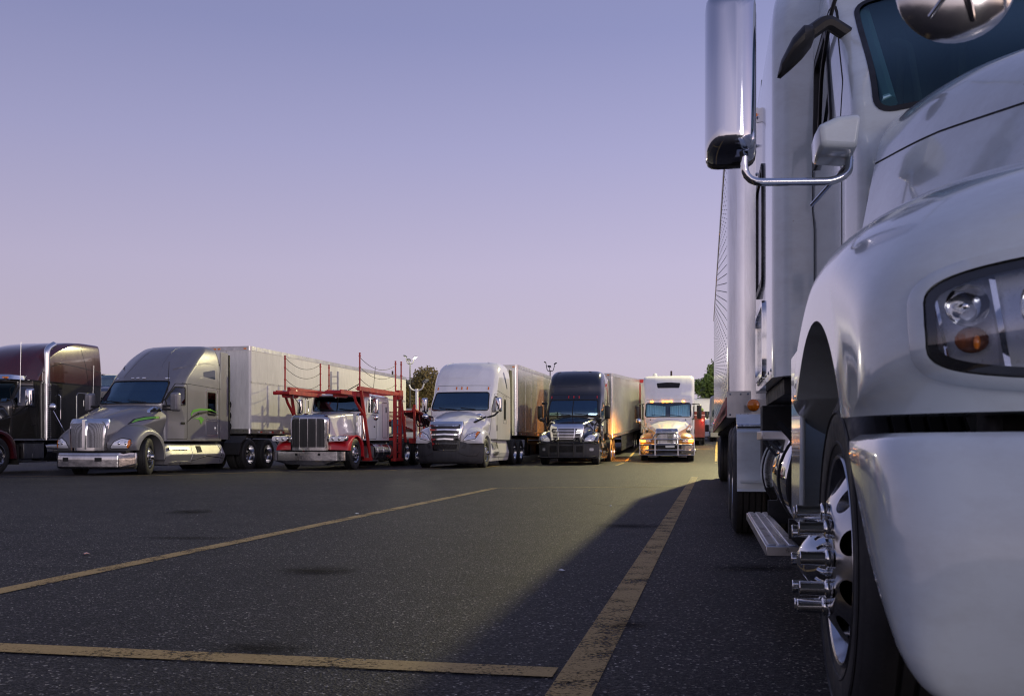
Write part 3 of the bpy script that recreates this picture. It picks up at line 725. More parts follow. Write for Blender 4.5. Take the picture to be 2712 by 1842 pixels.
        MB().box(s*1.13, s*1.16, 5.1, 5.6, 1.0, 3.72).build('side_extender', darkgrey if s < 0 else silverp, t, bevel=.01)
        MB().box(s*1.12, s*1.175, 5.6, 5.68, 1.0, 3.66).build('extender_edge', matte, t)
        mirror(t, s*1.36, 2.2, 1.78, 2.32, s, silverp, w=.25, d=.2, arms=([(s*1.02,2.1,1.93),(s*1.36,2.1,1.93)], [(s*1.02,2.1,1.85),(s*1.36,2.1,1.82)]), armm=matte, rad=.07, armr=.03)
        MB().box(s*.85, s*1.12, 6.0, 8.0, .99, 1.02) if False else None
    markers(t, bv0, (-.8,-.18,0,.18,.8), 2.76, clearl, w=.1, h=.035)
    MB().tube([(1.0,2.35,1.9),(1.02,2.42,3.2)], .008, 6).build('antenna', matte, t)
    MB().tube([(-.95,.5,1.2),(-1.18,.35,1.75)], .012, 6).build('hood_mirror_arm', chrome, t)
    o = MB().sphere((-1.2,.35,1.86), .1, 16, (1,.5,1)).build('hood_mirror', chrome, t)
    chassis(t, .6, 9.0, tandem=(7.0,8.3)); 
    for s in (-1, 1):
        wheel(t, s*1.16, 1.25, s, steer=18)
        for y in (7.0,8.3): wheel(t, s*1.2, y, s, dual=True)
        MB().prism(fillet2([(6.2,.5),(6.35,.9),(6.75,1.12),(7.2,1.12),(7.2,1.09),(6.78,1.09),(6.42,.88),(6.28,.5)], .04), s*.6, s*1.2, 'x').build('mudguard', blackpl, t)
    return t
tractor_grey()
# ------------------------------------------------------------------ trailers
def trailer(label, m, loc, yaw, L=16.1, pitch=0, H=4.1, zf=1.17, ribs=0, seams=0, top=None, tape=True, near=False, cornr=.12, hitch=(), group='box trailers behind their tractors', rail=None, skirt=None, corner=None, w=1.29, bogie=(13.2,14.5)):
    t = thing('box_trailer', label, 'trailer', loc, yaw, group, pitch)
    loop = [(0,0),(w,0),(w,L),(0,L)]
    hp = fillet2(loop, [0,cornr,.02,0], 6, closed=False); lp = mirror_loop(hp)
    MB().loft([[(x, y, z) for x, y in lp] for z in (zf+.16, H-.14)]).build('trailer_wall', m, t)
    rails = MB(); e = .012
    def ring(z0, z1, e): rails.loft([[(x*(1+e/w), y*(1+2*e/L)-e, z) for x, y in lp] for z in (z0, z1)])
    ring(H-.14, H, e); o = rails.build('top_rail', rail or alu, t)
    rails = MB(); ring(zf, zf+.16, e); ring(zf+.03, zf+.1, e+.008); rails.build('bottom_rail', alu, t)
    if ribs or seams:
        mb = MB(); n = ribs or seams; rw, rh = (.045, .018) if ribs else (.02, .006)
        for s in (-1, 1):
            mb = MB()
            for k in range(1, n):
                y = .2+(L-.3)*k/n; mb.box(s*(w-.002), s*(w+rh), y-rw/2, y+rw/2, zf+.16, H-.14)
            mb.build('ribbed_side' if ribs else 'panel_joint', m, t)
    if tape:
        mb = MB()
        for k, y in enumerate(np.arange(.5, L, .85)):
            for s in (-1, 1):
                for j in (0, 1):
                    mb.cur = j; mb.box(s*w, s*(w+e+.012), y+j*.16, y+j*.16+.15, zf+.035, zf+.09)
        mb.build('reflective_tape', [tapew, taper], t)
    mb = MB()
    for s in (-.9, .9): mb.box(s-.05, s+.05, .3, L-.1, zf-.13, zf)
    for y in np.arange(.6, L, .8): mb.box(-w+.1, w-.1, y-.03, y+.03, zf-.09, zf-.01)
    mb.box(-.9,.9, bogie[0]-.8, bogie[1]+.7, .75, .95)
    for y in bogie: mb.cyl((-1,y,.51), (1,y,.51), .07, n=8)
    mb.build('underframe', frame_m, t)
    for s in (-1, 1):
        mb = MB(); mb.box(s*.95-.06, s*.95+.06, 3.1, 3.22, .35, zf-.05); mb.box(s*.95-.14, s*.95+.14, 3.05, 3.27, .3, .34); mb.tube([(s*.95,3.16,.5),(s*.4,3.5,zf-.1)], .02, 6); mb.build('landing_leg', frame_m, t)
        for y in bogie: wheel(t, s*1.24, y, s, dual=True)
        MB().box(s*.75-.3*0, s*1.25, bogie[1]+.75, bogie[1]+.77, .25, .95).build('mud_flap', matte, t)
        if skirt: MB().box(s*1.24, s*1.26, 4.2, bogie[0]-1, .32, zf-.002).build('side_skirt', skirt, t, bevel=.005)
    mb = MB()
    for x in (-1.1,-.15,0,.15,1.1): mb.box(x-.05, x+.05, -.03, 0, H-.11, H-.06)
    mb.build('marker_light', amber, t)
    return t
def tr_origin(cx, cy, yaw, w=1.29): a = R(yaw); return (cx-w*math.cos(a), cy+w*math.sin(a), 0)
tg = trailer('long white box trailer with three hooks on its nose behind the grey tractor', trail_w, tr_origin(-8.72,33.2,12.6), 12.6, H=4.09, seams=0)
mb = MB()
for z in (1.42,1.78,2.14):
    mb.tube([(.5+.09*math.cos(a), -.03, z+.12*math.sin(a)) for a in np.linspace(0, 6.28, 17)[:-1]], .022, 8, closed=True); mb.box(.44,.56,-.05,-.005,z-.2,z-.08)
mb.build('hose_hanger', matte, tg)
MB().tube([(.52,-.02,2.55),(.55,-.05,3.0),(.53,-.02,3.5)], .008, 6).build('grab_wire', matte, tg)
MB().box(.05,.25,-.02,0,3.42,3.5).build('vent', matte, tg)
mb = MB(); mb.box(-.2,.4,-.012,0,3.4,3.405); mb.box(.4,.405,-.012,0,3.4,4.0); mb.build('panel_outline', matte, tg)
MB().box(1.28,1.3,.05,16,2.87,2.92).build('belt_rail', alu, tg)
trailer('silver panelled box trailer coupled to the white tractor with the chrome slat grille', trail_s, tr_origin(.25,41.0,13.0), 13.0, H=4.08, seams=13, cornr=.2)
tk = trailer('ribbed silver box trailer with side skirt coupled to the black tractor', trail_s, tr_origin(4.62,45.6,12.3), 12.3, pitch=2.3, H=4.05, zf=1.1, ribs=60, L=14.0, bogie=(11.2,12.4), skirt=trail_n, cornr=.06)
trailer('white box trailer mostly hidden behind the white and gold truck', trail_w, (8.1,52.6,.22), 10.5, pitch=1.2, H=3.8)
# ------------------------------------------------------------------ maroon and black long-nose tractor at the left edge
def tractor_maroon():
    t = thing('semi_truck', 'maroon over dark grey sleeper tractor with a tall chrome exhaust, at the left edge', 'truck', origin(-14.28, 26.3, 12.3, .3), 12.3)
    cab = vcab([(.98,2.0,.1,.95,2.9,1.15,6.0,.1,.08),(1.9,1.9,.15,.95,2.6,1.15,6.0,.2,.08),(2.05,1.97,.15,.92,2.6,1.15,6.0,.2,.08),(2.6,2.3,.15,.9,2.8,1.15,6.0,.2,.08),
        (2.66,2.3,.15,.92,2.8,1.15,6.0,.25,.08)]).build('cab', darkgreen, t)
    roof = vcab([(2.66,2.3,.35,.94,2.95,1.16,6.0,.25,.08),(2.9,2.4,.35,.95,3.1,1.16,6.0,.3,.08),(3.3,2.65,.35,.95,3.4,1.15,6.0,.35,.1),(3.6,3.1,.3,.95,3.9,1.13,6.0,.35,.12),(3.82,3.8,.25,.95,4.5,1.1,6.0,.3,.12),(3.93,4.5,.15,.92,4.9,1.06,6.0,.25,.12),(3.96,5.0,.08,.85,5.2,1.0,5.96,.2,.1)]).build('roof', maroon, t)
    br = bvh_of(roof); bc = bvh_of(cab)
    MB().loft([[(x*s_, y+dy, z) for x, y in mirror_loop(fillet2([(0,1.75),(.95,2.0),(1.0,2.6),(0,2.6)], [0,.2,.05,0], 4, closed=False))] for z, s_, dy in ((2.62,1.02,.0),(2.66,1.06,-.03),(2.78,1.04,.08),(2.8,1.0,.12))]).build('sun_visor', chrome, t)
    mb = MB()
    for x in (-.7,-.35,0,.35,.7): mb.box(x-.06,x+.06,1.72,1.85,2.68,2.72)
    mb.box(.86,.98,1.88,1.98,2.68,2.72); mb.build('marker_light', amber, t)
    c1 = windshield(t, cab, [(-.92,2.02),(.92,2.02),(.86,2.58),(-.86,2.58)], 2.0, gld, depth=1.0)
    door(t, cab, [(2.1,1.0),(2.95,1.0),(2.95,2.58),(2.45,2.58),(2.15,2.1)], darkgreen, handle=(2.7,1.35,.16,.05))
    c2 = sidewin(t, cab, [(2.25,1.9),(2.85,1.9),(2.85,2.5),(2.5,2.5),(2.2,2.1)])
    mb = MB()
    for ax in ('x','-x'):
        strip(bc, fillet2([(4.75,1.1),(5.35,1.1),(5.35,2.4),(4.75,2.4)], .1), ax, .03, .012, closed=True, mb=mb); drape(bc, rr(5.1,5.2,1.95,2.2,.02), ax, .02, mb=mb)
        drape(bc, rr(3.25,3.45,1.6,2.3,.06), ax, .01, mb=mb) if False else None
    mb.build('side_locker_frame', chrome, t)
    mb = MB()
    for ax in ('x','-x'):
        strip(br, [(3.0,2.82),(3.3,3.05),(4.0,3.25),(4.8,3.2),(5.98,3.1)], ax, .02, .01, mb=mb); strip(br, [(5.3,2.68),(5.2,3.2),(4.95,3.9)], ax, .015, .004, mb=mb)
    mb.build('panel_seam', blackp, t)
    MB().box(-1.17,1.17,2.6,6.01,2.645,2.672).build('belt_trim', blackp, t)
    cut(cab, [c1, c2]); interior_set(t, 2.25, 2.0)
    hood = hloft([(.3,.75,.6,1.3,.68,1.55,.58,1.62),(1.2,.8,.75,1.4,.85,1.75,.7,1.82),(2.3,.95,.9,1.6,.98,1.95,.85,2.04)], rs=.15, rt=.18).build('hood', darkgreen, t)
    MB().loft([[(x*k, y, z) for x, z in rr(-.62,.62,.75,1.6,.12)] for y, k in ((.1,.96),(.14,1),(.34,1))]).build('grille', chrome, t)
    for s in (-1, 1):
        MBf = fender([(.45,.7),(.4,.95),(.6,1.2),(.95,1.32),(1.35,1.35),(1.8,1.25),(2.1,1.0),(2.2,.5)], [(.55,.72),(.56,.9),(.7,1.05),(.95,1.14),(1.3,1.17),(1.7,1.08),(1.95,.85),(2.05,.42)], 1.3, .5, .62, s*.5, s*1.2)
        f = MBf.build('fender', maroon, t)
        o = MB().sphere((s*1.0, .45, 1.0), .16, 14, (1,.8,.75)).build('headlight', clearl, t)
        # exhaust stack with a perforated heat guard
        mb = MB(); mb.tube([(s*1.2,3.3,.95),(s*1.2,3.3,3.3),(s*1.2,3.3,3.62),(s*1.2,3.62,3.78)], .085, 16, fil=.25); o = mb.build('exhaust_stack', chrome, t)
        mb = MB(); mb.cyl((s*1.2,3.3,1.0),(s*1.2,3.3,2.6),.115, n=18); o2 = mb.build('heat_guard', alu, o)
        mb = MB()
        for k in range(26):
            z = 1.1+k*.056
            for a in (-.9,-.45,0,.45): c = V(s*(1.2+.114*math.cos(a)), 3.3-.114*math.sin(a)-.02, z+.02*a); mb.box(c.x-.012,c.x+.012,c.y-.012,c.y+.012,z-.012,z+.012)
        mb.build('guard_hole', matte, o2)
        MB().box(s*1.05, s*1.2, 3.42, 3.75, 1.0, 2.6).build('cab_extender', darkgreen, t, bevel=.01)
        mb = MB(); mb.tube([(s*1.25,3.8,1.5),(s*1.29,3.8,1.55),(s*1.29,3.8,2.25),(s*1.2,3.8,2.3)], .016, 8, fil=.04); mb.build('grab_handle', chrome, t)
        mirror(t, s*1.42, 2.3, 1.88, 2.4, s, chrome, w=.22, d=.16, arms=([(s*.98,2.15,1.65),(s*1.36,2.3,1.95)],), armm=matte, armr=.03)
        # tank and steps
        mb = MB(); mb.box(s*.62, s*1.18, 2.35, 3.2, .42, .85); mb.box(s*1.181, s*1.186, 2.7, 2.8, .45, .55); o = mb.build('battery_box', alu, t, bevel=.03)
        MB().box(s*.7, s*1.2, 2.3, 3.3, .3, .34).build('step', alu, t); MB().box(s*.7, s*1.2, 2.35, 3.2, .87, .9).build('step', chrome, t)
        mb = MB(); mb.cyl((s*.85,3.35,.62),(s*.85,5.4,.62),.32, n=28); mb.build('fuel_tank', chromew, t)
        MB().box(s*.7, s*1.2, 2.1, 2.13, .25, .8).build('mud_flap', matte, t)
        MB().tube([(s*1.0,2.05,2.0),(s*1.0,1.75,2.75)], .012, 6).build('pillar', chrome, t) if False else None
    MB().tube([(1.16,5.5,1.85),(1.2,5.52,3.3)], .007, 6).build('antenna', alu, t); MB().tube([(1.25,2.1,2.0),(1.27,2.12,3.7)], .008, 6).build('antenna', alu, t)
    MB().tube([(1.15,.9,1.25),(1.15,.9,1.75)], .014, 6).build('hood_mirror_arm', chrome, t)
    drape(bc, [(1.95,1.42),(2.02,1.42),(2.12,1.28),(2.05,1.28)], 'x', .01, step=.2).build('side_marker', amber, t)
    MB().loft([[(x, y, z) for x, y in mirror_loop(fillet2([(0,0),(1.0,.04),(1.22,.3),(1.22,.36),(0,.3)], [0,.2,.05,.02,0], 4, closed=False))] for z in (.3,.75)]).build('bumper', chrome, t)
    chassis(t, .6, 9.0, tandem=(7.3,8.6)); axles(t, 1.3, (7.3,8.6))
tractor_maroon()

# ------------------------------------------------------------------ the three aero tractors share how they are put together
def aero(t, paintm, cabk, ws, hoodk, fin, fout, hl, hla, roofz, bumperf, ysh=0, wy=1.25, door_pts=None, win=None, win2=None, fairing=None, top_panel=None, glassm=gld, split=False, marks=None, markm=amber, extend=None, ext_m=None, interior=True, curtain=False, sl_door=None, drive=(6.2,7.5), hood_rt=.2, fa=146):
    cab = vcab(cabk).build('cab', paintm, t)
    bv = bvh_of(cab)
    c1 = windshield(t, cab, ws, 2.0, glassm, split=split, depth=1.0)
    if door_pts: door(t, cab, door_pts, paintm, handle=(door_pts[1][0]-.2, 1.3, .05, .22), seal=.014)
    cs = [c1]
    if win: cs.append(sidewin(t, cab, win))
    if win2: cs.append(sidewin(t, cab, win2, frame=.05))
    if sl_door: door(t, cab, sl_door, paintm, seal=.012, name='sleeper_panel')
    if top_panel:
        mb = strip(bv, fillet2(top_panel, .14, 5), 'y', .045, .012); mb.build('roof_crease', paintm, t)
    mb = MB()
    z0 = ws[2][1]+.12
    strip(bv, [(x, roofz) for x in np.linspace(-1.0,1.0,9)], 'y', .012, .003, mb=mb)
    mb.build('panel_seam', matte, t)
    for ax in ('x','-x'): strip(bv, [(2.9,ws[2][1]+.08),(5.3,ws[2][1]-.1)], ax, .014, .003).build('panel_seam', matte, t)
    if marks: markers(t, bv, marks, roofz-.1 if isinstance(roofz, float) else roofz, markm, w=.045, h=.11)
    cut(cab, cs)
    if interior: interior_set(t, ws[0][1]*0+2.2, ws[0][1]-.02)
    hood = hloft(hoodk, rs=.2, rt=hood_rt).build('hood', paintm, t)
    for s in (-1, 1):
        f = fender(fin, fout, wy, .5, .62, s*.5, s*1.2, a1=fa).build('fender', paintm, t)
        headlight(t, bvh_of(f), hl, s, hla)
    if fairing:
        m, zb, zt, y1 = fairing
        for s in (-1, 1):
            ff = hloft([(2.0,zb,.3,zb+.25,.38,zt-.05,.3,zt),(2.1,zb,.36,zb+.3,.42,zt,.3,zt+.02),(y1,zb,.36,zb+.3,.42,zt,.3,zt+.02),(y1+.06,zb,.3,zb+.25,.38,zt-.05,.25,zt)], xc=s*.78, rs=.08, rt=.08, step=.2).build('side_fairing', m, t)
            bs = bvh_of(ff); a = 'x' if s > 0 else '-x'; mb = MB()
            drape(bs, rr(2.3,2.85,zt-.28,zt-.06,.02), a, .05, mb=mb); drape(bs, rr(2.25,2.95,zb+.22,zb+.34,.02), a, .05, mb=mb); mb.build('step', alu, ff)
            drape(bs, rr(3.1,3.25,zt-.3,zt-.05,.02), a, .004).build('latch_panel', matte, ff)
            mb = strip(bs, [(3.3,zb+.02),(3.3,zt-.02)], a, .014); strip(bs, [(2.2,zb+.14),(y1,zb+.14)], a, .02, mb=mb); mb.build('fairing_seam', matte, ff)
    if extend:
        y0, y1, zt = extend
        for s in (-1, 1):
            MB().box(s*1.12, s*1.15, y0, y1, 1.05, zt).build('side_extender', ext_m or matte, t, bevel=.01)
    chassis(t, .6, 8.2, tandem=drive)
    for s in (-1, 1):
        wheel(t, s*1.17, wy, s)
        for y in drive: wheel(t, s*1.2, y, s, dual=True)
    return cab, hood, bv

# ------------------------------------------------------------------ white tractor with chrome slat grille
t = thing('semi_truck', 'white high-roof sleeper tractor with five chrome grille slats and a grey plastic bumper', 'truck', origin(-.95,34.4,11.5,.75), 11.5)
cab, hood, bv = aero(t, whiteb,
    [(.98,2.2,.05,1.05,2.8,1.2,5.4,.1,.12),(1.9,1.9,.2,1.1,2.6,1.2,5.4,.2,.12),(2.05,1.88,.22,1.1,2.6,1.2,5.4,.16,.12),(2.68,2.3,.22,1.08,2.9,1.2,5.4,.25,.14),(2.95,2.42,.28,1.08,3.0,1.2,5.4,.3,.16),(3.3,2.65,.3,1.06,3.2,1.19,5.4,.35,.2),(3.6,2.95,.28,1.02,3.5,1.15,5.4,.38,.25),(3.8,3.3,.25,.92,3.8,1.05,5.38,.35,.3),(3.88,3.65,.2,.82,4.0,.95,5.3,.3,.3),(3.9,3.9,.12,.7,4.2,.8,5.1,.2,.2)],
    [(-1.06,2.03),(1.06,2.03),(.99,2.7),(-.99,2.7)],
    [(.2,.88,.5,1.1,.62,1.5,.5,1.58),(.6,.88,.6,1.2,.72,1.62,.58,1.72),(1.2,.7,.8,1.35,.95,1.74,.72,1.88),(1.8,.9,.9,1.5,1.06,1.84,.88,2.0),(2.35,.9,.95,1.6,1.12,1.95,.98,2.05)],
    [(.3,.85),(.25,.95),(.35,1.15),(.6,1.35),(.9,1.45),(1.3,1.45),(1.7,1.3),(1.95,1.05),(2.0,.5)], [(.6,.85),(.62,.95),(.68,1.02),(.8,1.1),(.95,1.16),(1.25,1.18),(1.65,1.1),(1.85,.9),(1.9,.5)],
    [(.55,.92),(.98,1.0),(1.1,1.24),(.98,1.26),(.72,1.14)], [(1.0,1.03),(1.06,1.2),(1.1,1.24),(1.0,1.25),(.94,1.12)],
    2.95, None, door_pts=[(2.24,1.0),(3.0,1.0),(3.0,2.66),(2.72,2.66),(2.24,2.08)], win=[(2.3,1.98),(2.9,2.02),(2.9,2.56),(2.7,2.56),(2.3,2.16)], win2=[(4.1,1.75),(4.4,1.75),(4.4,2.5),(4.1,2.5)],
    sl_door=[(3.95,1.6),(4.6,1.6),(4.6,2.62),(3.95,2.62)], fairing=(whiteb,.2,.95,5.2), top_panel=[(-.75,3.88),(-.86,3.75),(-.92,3.28),(.1,3.24),(.45,3.28),(.62,3.6),(.8,3.87)], marks=(-.95,-.2,0,.2,.95), extend=(5.35,5.85,3.72))
drape(bv, fillet2([(4.0,3.5),(4.25,3.55),(4.7,2.95),(4.62,2.9)], .05), 'x', .004).build('roof_window', gl2, t)
bmp = vcab([(.14,.25,.2,.7,.8,1.1,.9,.1,.02),(.22,.1,.25,.75,.8,1.15,.95,.2,.02),(.55,.02,.3,.8,.8,1.2,1.0,.25,.02),(.85,.08,.28,.8,.8,1.2,.75,.25,.02),(.9,.12,.26,.8,.75,1.18,.7,.25,.02)])
wy, rcut = 1.25, None
bmp = bmp.build('bumper', darkgrey, t)
cc = MB(); cc.cyl((-2,1.3,.5),(2,1.3,.5),.66,n=40); cut(bmp, [cc.build('tmp', matte)])
bb = bvh_of(bmp); mb = MB()
for s in (-1,1):
    strip(bb, [(s*1.08,.55),(s*.98,.4),(s*.7,.42),(s*.45,.52)], 'y', .02, .008, mb=mb); drape(bb, fillet2([(s*.52,.68),(s*.6,.8),(s*.72,.82),(s*.66,.66)], .02), 'y', .004, mb=mb)
mb.build('bumper_crease', blackpl, bmp)
fr = vcab([(.6,.0,.1,.44,.12,.46,.3,.05,.02),(.9,-.03,.12,.5,.12,.52,.3,.05,.02),(1.45,.04,.12,.58,.2,.6,.3,.05,.02),(1.6,.12,.1,.56,.26,.58,.4,.05,.02)]).build('grille_frame', chrome, t)
bg_ = bvh_of(fr); o = drape(bg_, fillet2([(-.4,.64),(.4,.64),(.53,1.5),(-.53,1.5)], .04), 'y', .004, .01, .1).build('grille', meshd, fr)
for k, z in enumerate((1.32,1.16,1.0,.85)):
    w = .43+.12*(z-.64)/.86; mb = MB()
    strip(bg_, [(-w,z-.02),(-w+.16,z-.015),(0,z),(w-.16,z-.015),(w,z-.02)], 'y', .05, .03, mb=mb, thick=.04); mb.build('grille_slat', chrome, fr)
for s in (-1,1):
    mirror(t, s*1.38, 2.3, 1.98, 2.5, s, chrome, w=.22, d=.16, arms=([(s*1.0,2.1,1.78),(s*1.25,2.2,1.85),(s*1.38,2.3,2.0)],), armm=blackpl, armr=.035)
    o = MB().sphere((s*.98,1.0,1.8),.11,14,(1.1,.8,.75)).build('hood_mirror', chrome, t); MB().tube([(s*.62,1.0,1.42),(s*.72,1.05,1.55),(s*1.1,1.5,1.78)], .035, 8, fil=.05).build('hood_mirror_arm', blackpl, o)

# ------------------------------------------------------------------ black tractor with a push bumper
t = thing('semi_truck', 'black high-roof sleeper tractor with chrome-edged grille, black mirrors and orange reflections on its side', 'truck', origin(3.43,39.3,11,.6), 11)
cab, hood, bv = aero(t, blackp,
    [(.98,2.2,.05,1.05,2.8,1.2,5.2,.1,.12),(1.9,1.9,.2,1.1,2.6,1.2,5.2,.2,.12),(2.05,1.88,.22,1.1,2.6,1.2,5.2,.16,.12),(2.66,2.28,.22,1.08,2.9,1.2,5.2,.2,.14),(2.95,2.42,.25,1.07,3.0,1.2,5.2,.25,.16),(3.3,2.5,.25,1.06,3.2,1.18,5.2,.3,.2),(3.6,2.7,.25,1.03,3.5,1.15,5.2,.35,.25),(3.8,3.0,.22,.96,3.8,1.08,5.2,.35,.3),(3.9,3.3,.2,.86,4.0,.95,5.1,.3,.3),(3.92,3.6,.12,.75,4.2,.8,5.0,.2,.2)],
    [(-1.04,1.98),(1.04,1.98),(.98,2.64),(-.98,2.64)],
    [(.2,.9,.6,1.1,.68,1.5,.6,1.58),(.6,.9,.66,1.2,.76,1.62,.62,1.7),(1.2,.8,.8,1.35,.95,1.74,.78,1.84),(1.8,.9,.9,1.5,1.04,1.84,.9,1.94),(2.35,.9,.95,1.6,1.1,1.92,.98,2.0)],
    [(.3,.85),(.25,.95),(.35,1.15),(.6,1.3),(.9,1.4),(1.3,1.4),(1.7,1.3),(1.95,1.05),(2.0,.5)], [(.6,.85),(.6,.95),(.66,1.02),(.78,1.1),(.95,1.15),(1.25,1.17),(1.65,1.1),(1.85,.9),(1.9,.5)],
    [(.66,.88),(1.06,.94),(1.12,1.1),(1.02,1.22),(.84,1.18),(.7,1.04)], None,
    2.86, None, door_pts=[(2.24,1.0),(3.0,1.0),(3.0,2.64),(2.72,2.64),(2.24,2.08)], win=[(2.3,1.98),(2.9,2.0),(2.9,2.54),(2.7,2.54),(2.3,2.16)], fairing=(blackp,.2,.95,4.9),
    top_panel=[(-.78,3.85),(-.86,3.5),(-.78,3.22),(.0,3.2),(.45,3.3),(.6,3.55),(.68,3.87)], marks=(-.95,-.22,0,.22,.95), markm=redl, split=True, extend=(5.15,5.7,3.6))
bmp = vcab([(.24,.12,.2,.7,.8,1.12,.9,.15,.02),(.3,.04,.22,.75,.8,1.2,.95,.2,.02),(.7,.0,.22,.8,.8,1.22,.9,.2,.02),(.86,.02,.22,.8,.8,1.22,.75,.2,.02),(.92,.1,.2,.8,.75,1.2,.7,.2,.02)]).build('bumper', darkgrey, t)
cc = MB(); cc.cyl((-2,1.3,.5),(2,1.3,.5),.66,n=40); cut(bmp, [cc.build('tmp', matte)])
bb = bvh_of(bmp); mb = MB()
for x0, x1 in ((-.68,-.38),(-.28,.28),(.38,.68)): drape(bb, rr(x0,x1,.5,.75,.03), 'y', .004, mb=mb)
mb.build('air_intake', matte, bmp)
mb = MB(); mb.tube([(-1.15,.1,.34),(-1.0,-.03,.3),(1.0,-.03,.3),(1.15,.1,.34)], .03, 8, fil=.1); mb.tube([(-1.15,.1,.84),(-1.0,-.03,.86),(1.0,-.03,.86),(1.15,.1,.84)], .03, 8, fil=.1)
for x in (-.68,-.3,.3,.68): mb.tube([(x,-.05,.3),(x,-.05,.86)], .025, 8)
mb.tube([(-.68,-.05,.84),(-.5,-.04,.98),(-.42,0,1.02)], .02, 6); mb.tube([(.68,-.05,.84),(.5,-.04,.98),(.42,0,1.02)], .02, 6)
mb.build('push_bar', blackpl, t)
for s in (-1,1):
    o = drape(bb, rr(s*.95-.07,s*.95+.07,.55,.66,.03), 'y', .01).build('fog_light', clearl, bmp)
fr = vcab([(.86,.0,.1,.56,.12,.58,.3,.06,.02),(1.0,-.03,.12,.6,.12,.62,.3,.06,.02),(1.45,.02,.12,.66,.2,.68,.3,.08,.02),(1.6,.1,.1,.62,.26,.64,.4,.1,.02)]).build('grille_frame', chrome, t)
bg_ = bvh_of(fr); drape(bg_, fillet2([(-.5,.93),(.5,.93),(.58,1.42),(-.58,1.42)], .06), 'y', .004, .01, .1).build('grille', matte, fr)
for k in range(8):
    z = .97+k*.058; w = .5+.07*(z-.93)/.5; strip(bg_, [(-w,z),(w,z)], 'y', .014, .02).build('grille_slat', chrome, fr)
for s in (-1,1): strip(bg_, [(s*.3,.94),(s*.34,1.42)], 'y', .03, .024).build('grille_bar', chrome, fr)
for s in (-1,1):
    mirror(t, s*1.4, 2.2, 1.85, 2.4, s, blackpl, w=.22, d=.14, arms=([(s*1.0,2.0,1.5),(s*1.2,2.15,1.75),(s*1.4,2.2,1.9)],), armr=.03)
    o = MB().sphere((s*1.15,1.2,1.8),.11,12,(1.2,.7,.75)).build('hood_mirror', blackpl, t); MB().tube([(s*.98,1.25,1.3),(s*1.0,1.22,1.6),(s*1.12,1.2,1.75)], .025, 8, fil=.05).build('hood_mirror_arm', blackpl, o)
mirror(t, -1.22, 2.15, 2.45, 2.55, -1, blackpl, w=.2, d=.1)
MB().box(.86,.98,2.36,2.37,2.12,2.3).build('windshield_card', green, t)
MB().sphere((-.1,4.2,3.92),.22,14,(1.3,1.3,.35)).build('roof_dome', whiteb, t)

# ------------------------------------------------------------------ white and gold truck with its lamps on
tv = t = thing('semi_truck', 'white and gold high-roof tractor with amber lamps lit, blue curtains and a chrome guard', 'truck', origin(8.13,44.3,10.5,.5), 10.5)
cab, hood, bv = aero(t, whiteb,
    [(.98,2.2,.05,1.05,2.8,1.2,5.2,.1,.1),(1.9,2.0,.2,1.1,2.8,1.2,5.2,.15,.1),(2.08,1.98,.2,1.12,2.8,1.2,5.2,.15,.1),(2.7,2.3,.2,1.1,2.9,1.2,5.2,.15,.1),(2.9,2.35,.2,1.1,2.9,1.2,5.2,.2,.1),(3.3,2.62,.2,1.1,3.0,1.2,5.2,.25,.1),(3.75,2.95,.18,1.12,3.3,1.2,5.2,.25,.12),(3.98,3.2,.15,1.08,3.5,1.16,5.2,.25,.15),(4.05,3.4,.1,1.0,3.7,1.1,5.1,.2,.15)],
    [(-1.05,2.07),(1.05,2.07),(1.02,2.72),(-1.02,2.72)],
    [(.2,.86,.46,1.05,.56,1.4,.46,1.5),(.6,.7,.6,1.2,.68,1.5,.55,1.62),(1.2,.8,.78,1.35,.92,1.66,.72,1.8),(1.8,.9,.9,1.5,1.06,1.8,.86,1.94),(2.3,.9,.95,1.6,1.12,1.94,.98,2.08)],
    [(.25,.78),(.22,.9),(.3,1.1),(.6,1.28),(.9,1.36),(1.3,1.36),(1.7,1.25),(1.95,1.05),(2.0,.5)], [(.5,.78),(.48,.9),(.55,1.0),(.7,1.08),(.95,1.14),(1.25,1.16),(1.65,1.1),(1.85,.9),(1.9,.5)],
    [(.66,.9),(1.0,.9),(1.0,1.04),(.74,1.05)], None,
    2.88, None, door_pts=[(2.26,1.0),(3.0,1.0),(3.0,2.7),(2.62,2.7),(2.26,2.1)], win=[(2.34,2.0),(2.9,2.02),(2.9,2.56),(2.64,2.56),(2.34,2.2)], fairing=(whiteb,.2,.95,4.9), glassm=gl, hood_rt=.24, fa=153)
for o in list(t.children):
    if o.name.startswith('fender'): o.data.materials.clear(); o.data.materials.append(gold)
bh = bvh_of(hood); mb = MB()
for s, a in ((1,'x'),(-1,'-x')): strip(bh, [(.25,1.25),(1.2,1.45),(2.2,1.72)], a, .14, .004, mb=mb)
for s in (-1,1): strip(bh, [(s*.5,1.26),(s*.54,1.3)], 'y', .14, .003, mb=mb)
mb.build('gold_stripe', gold, t)
drape(bv, fillet2([(-.5,3.44),(.5,3.44),(.55,3.68),(.1,3.71),(-.1,3.71),(-.55,3.68)], .04), 'y', .01).build('roof_window', matte, t)
mb = MB()
for s in (-1,1): strip(bv, [(s*.72,2.95),(s*.85,3.4),(s*.88,3.98)], 'y', .03, .01, mb=mb)
mb.build('roof_crease', whiteb, t)
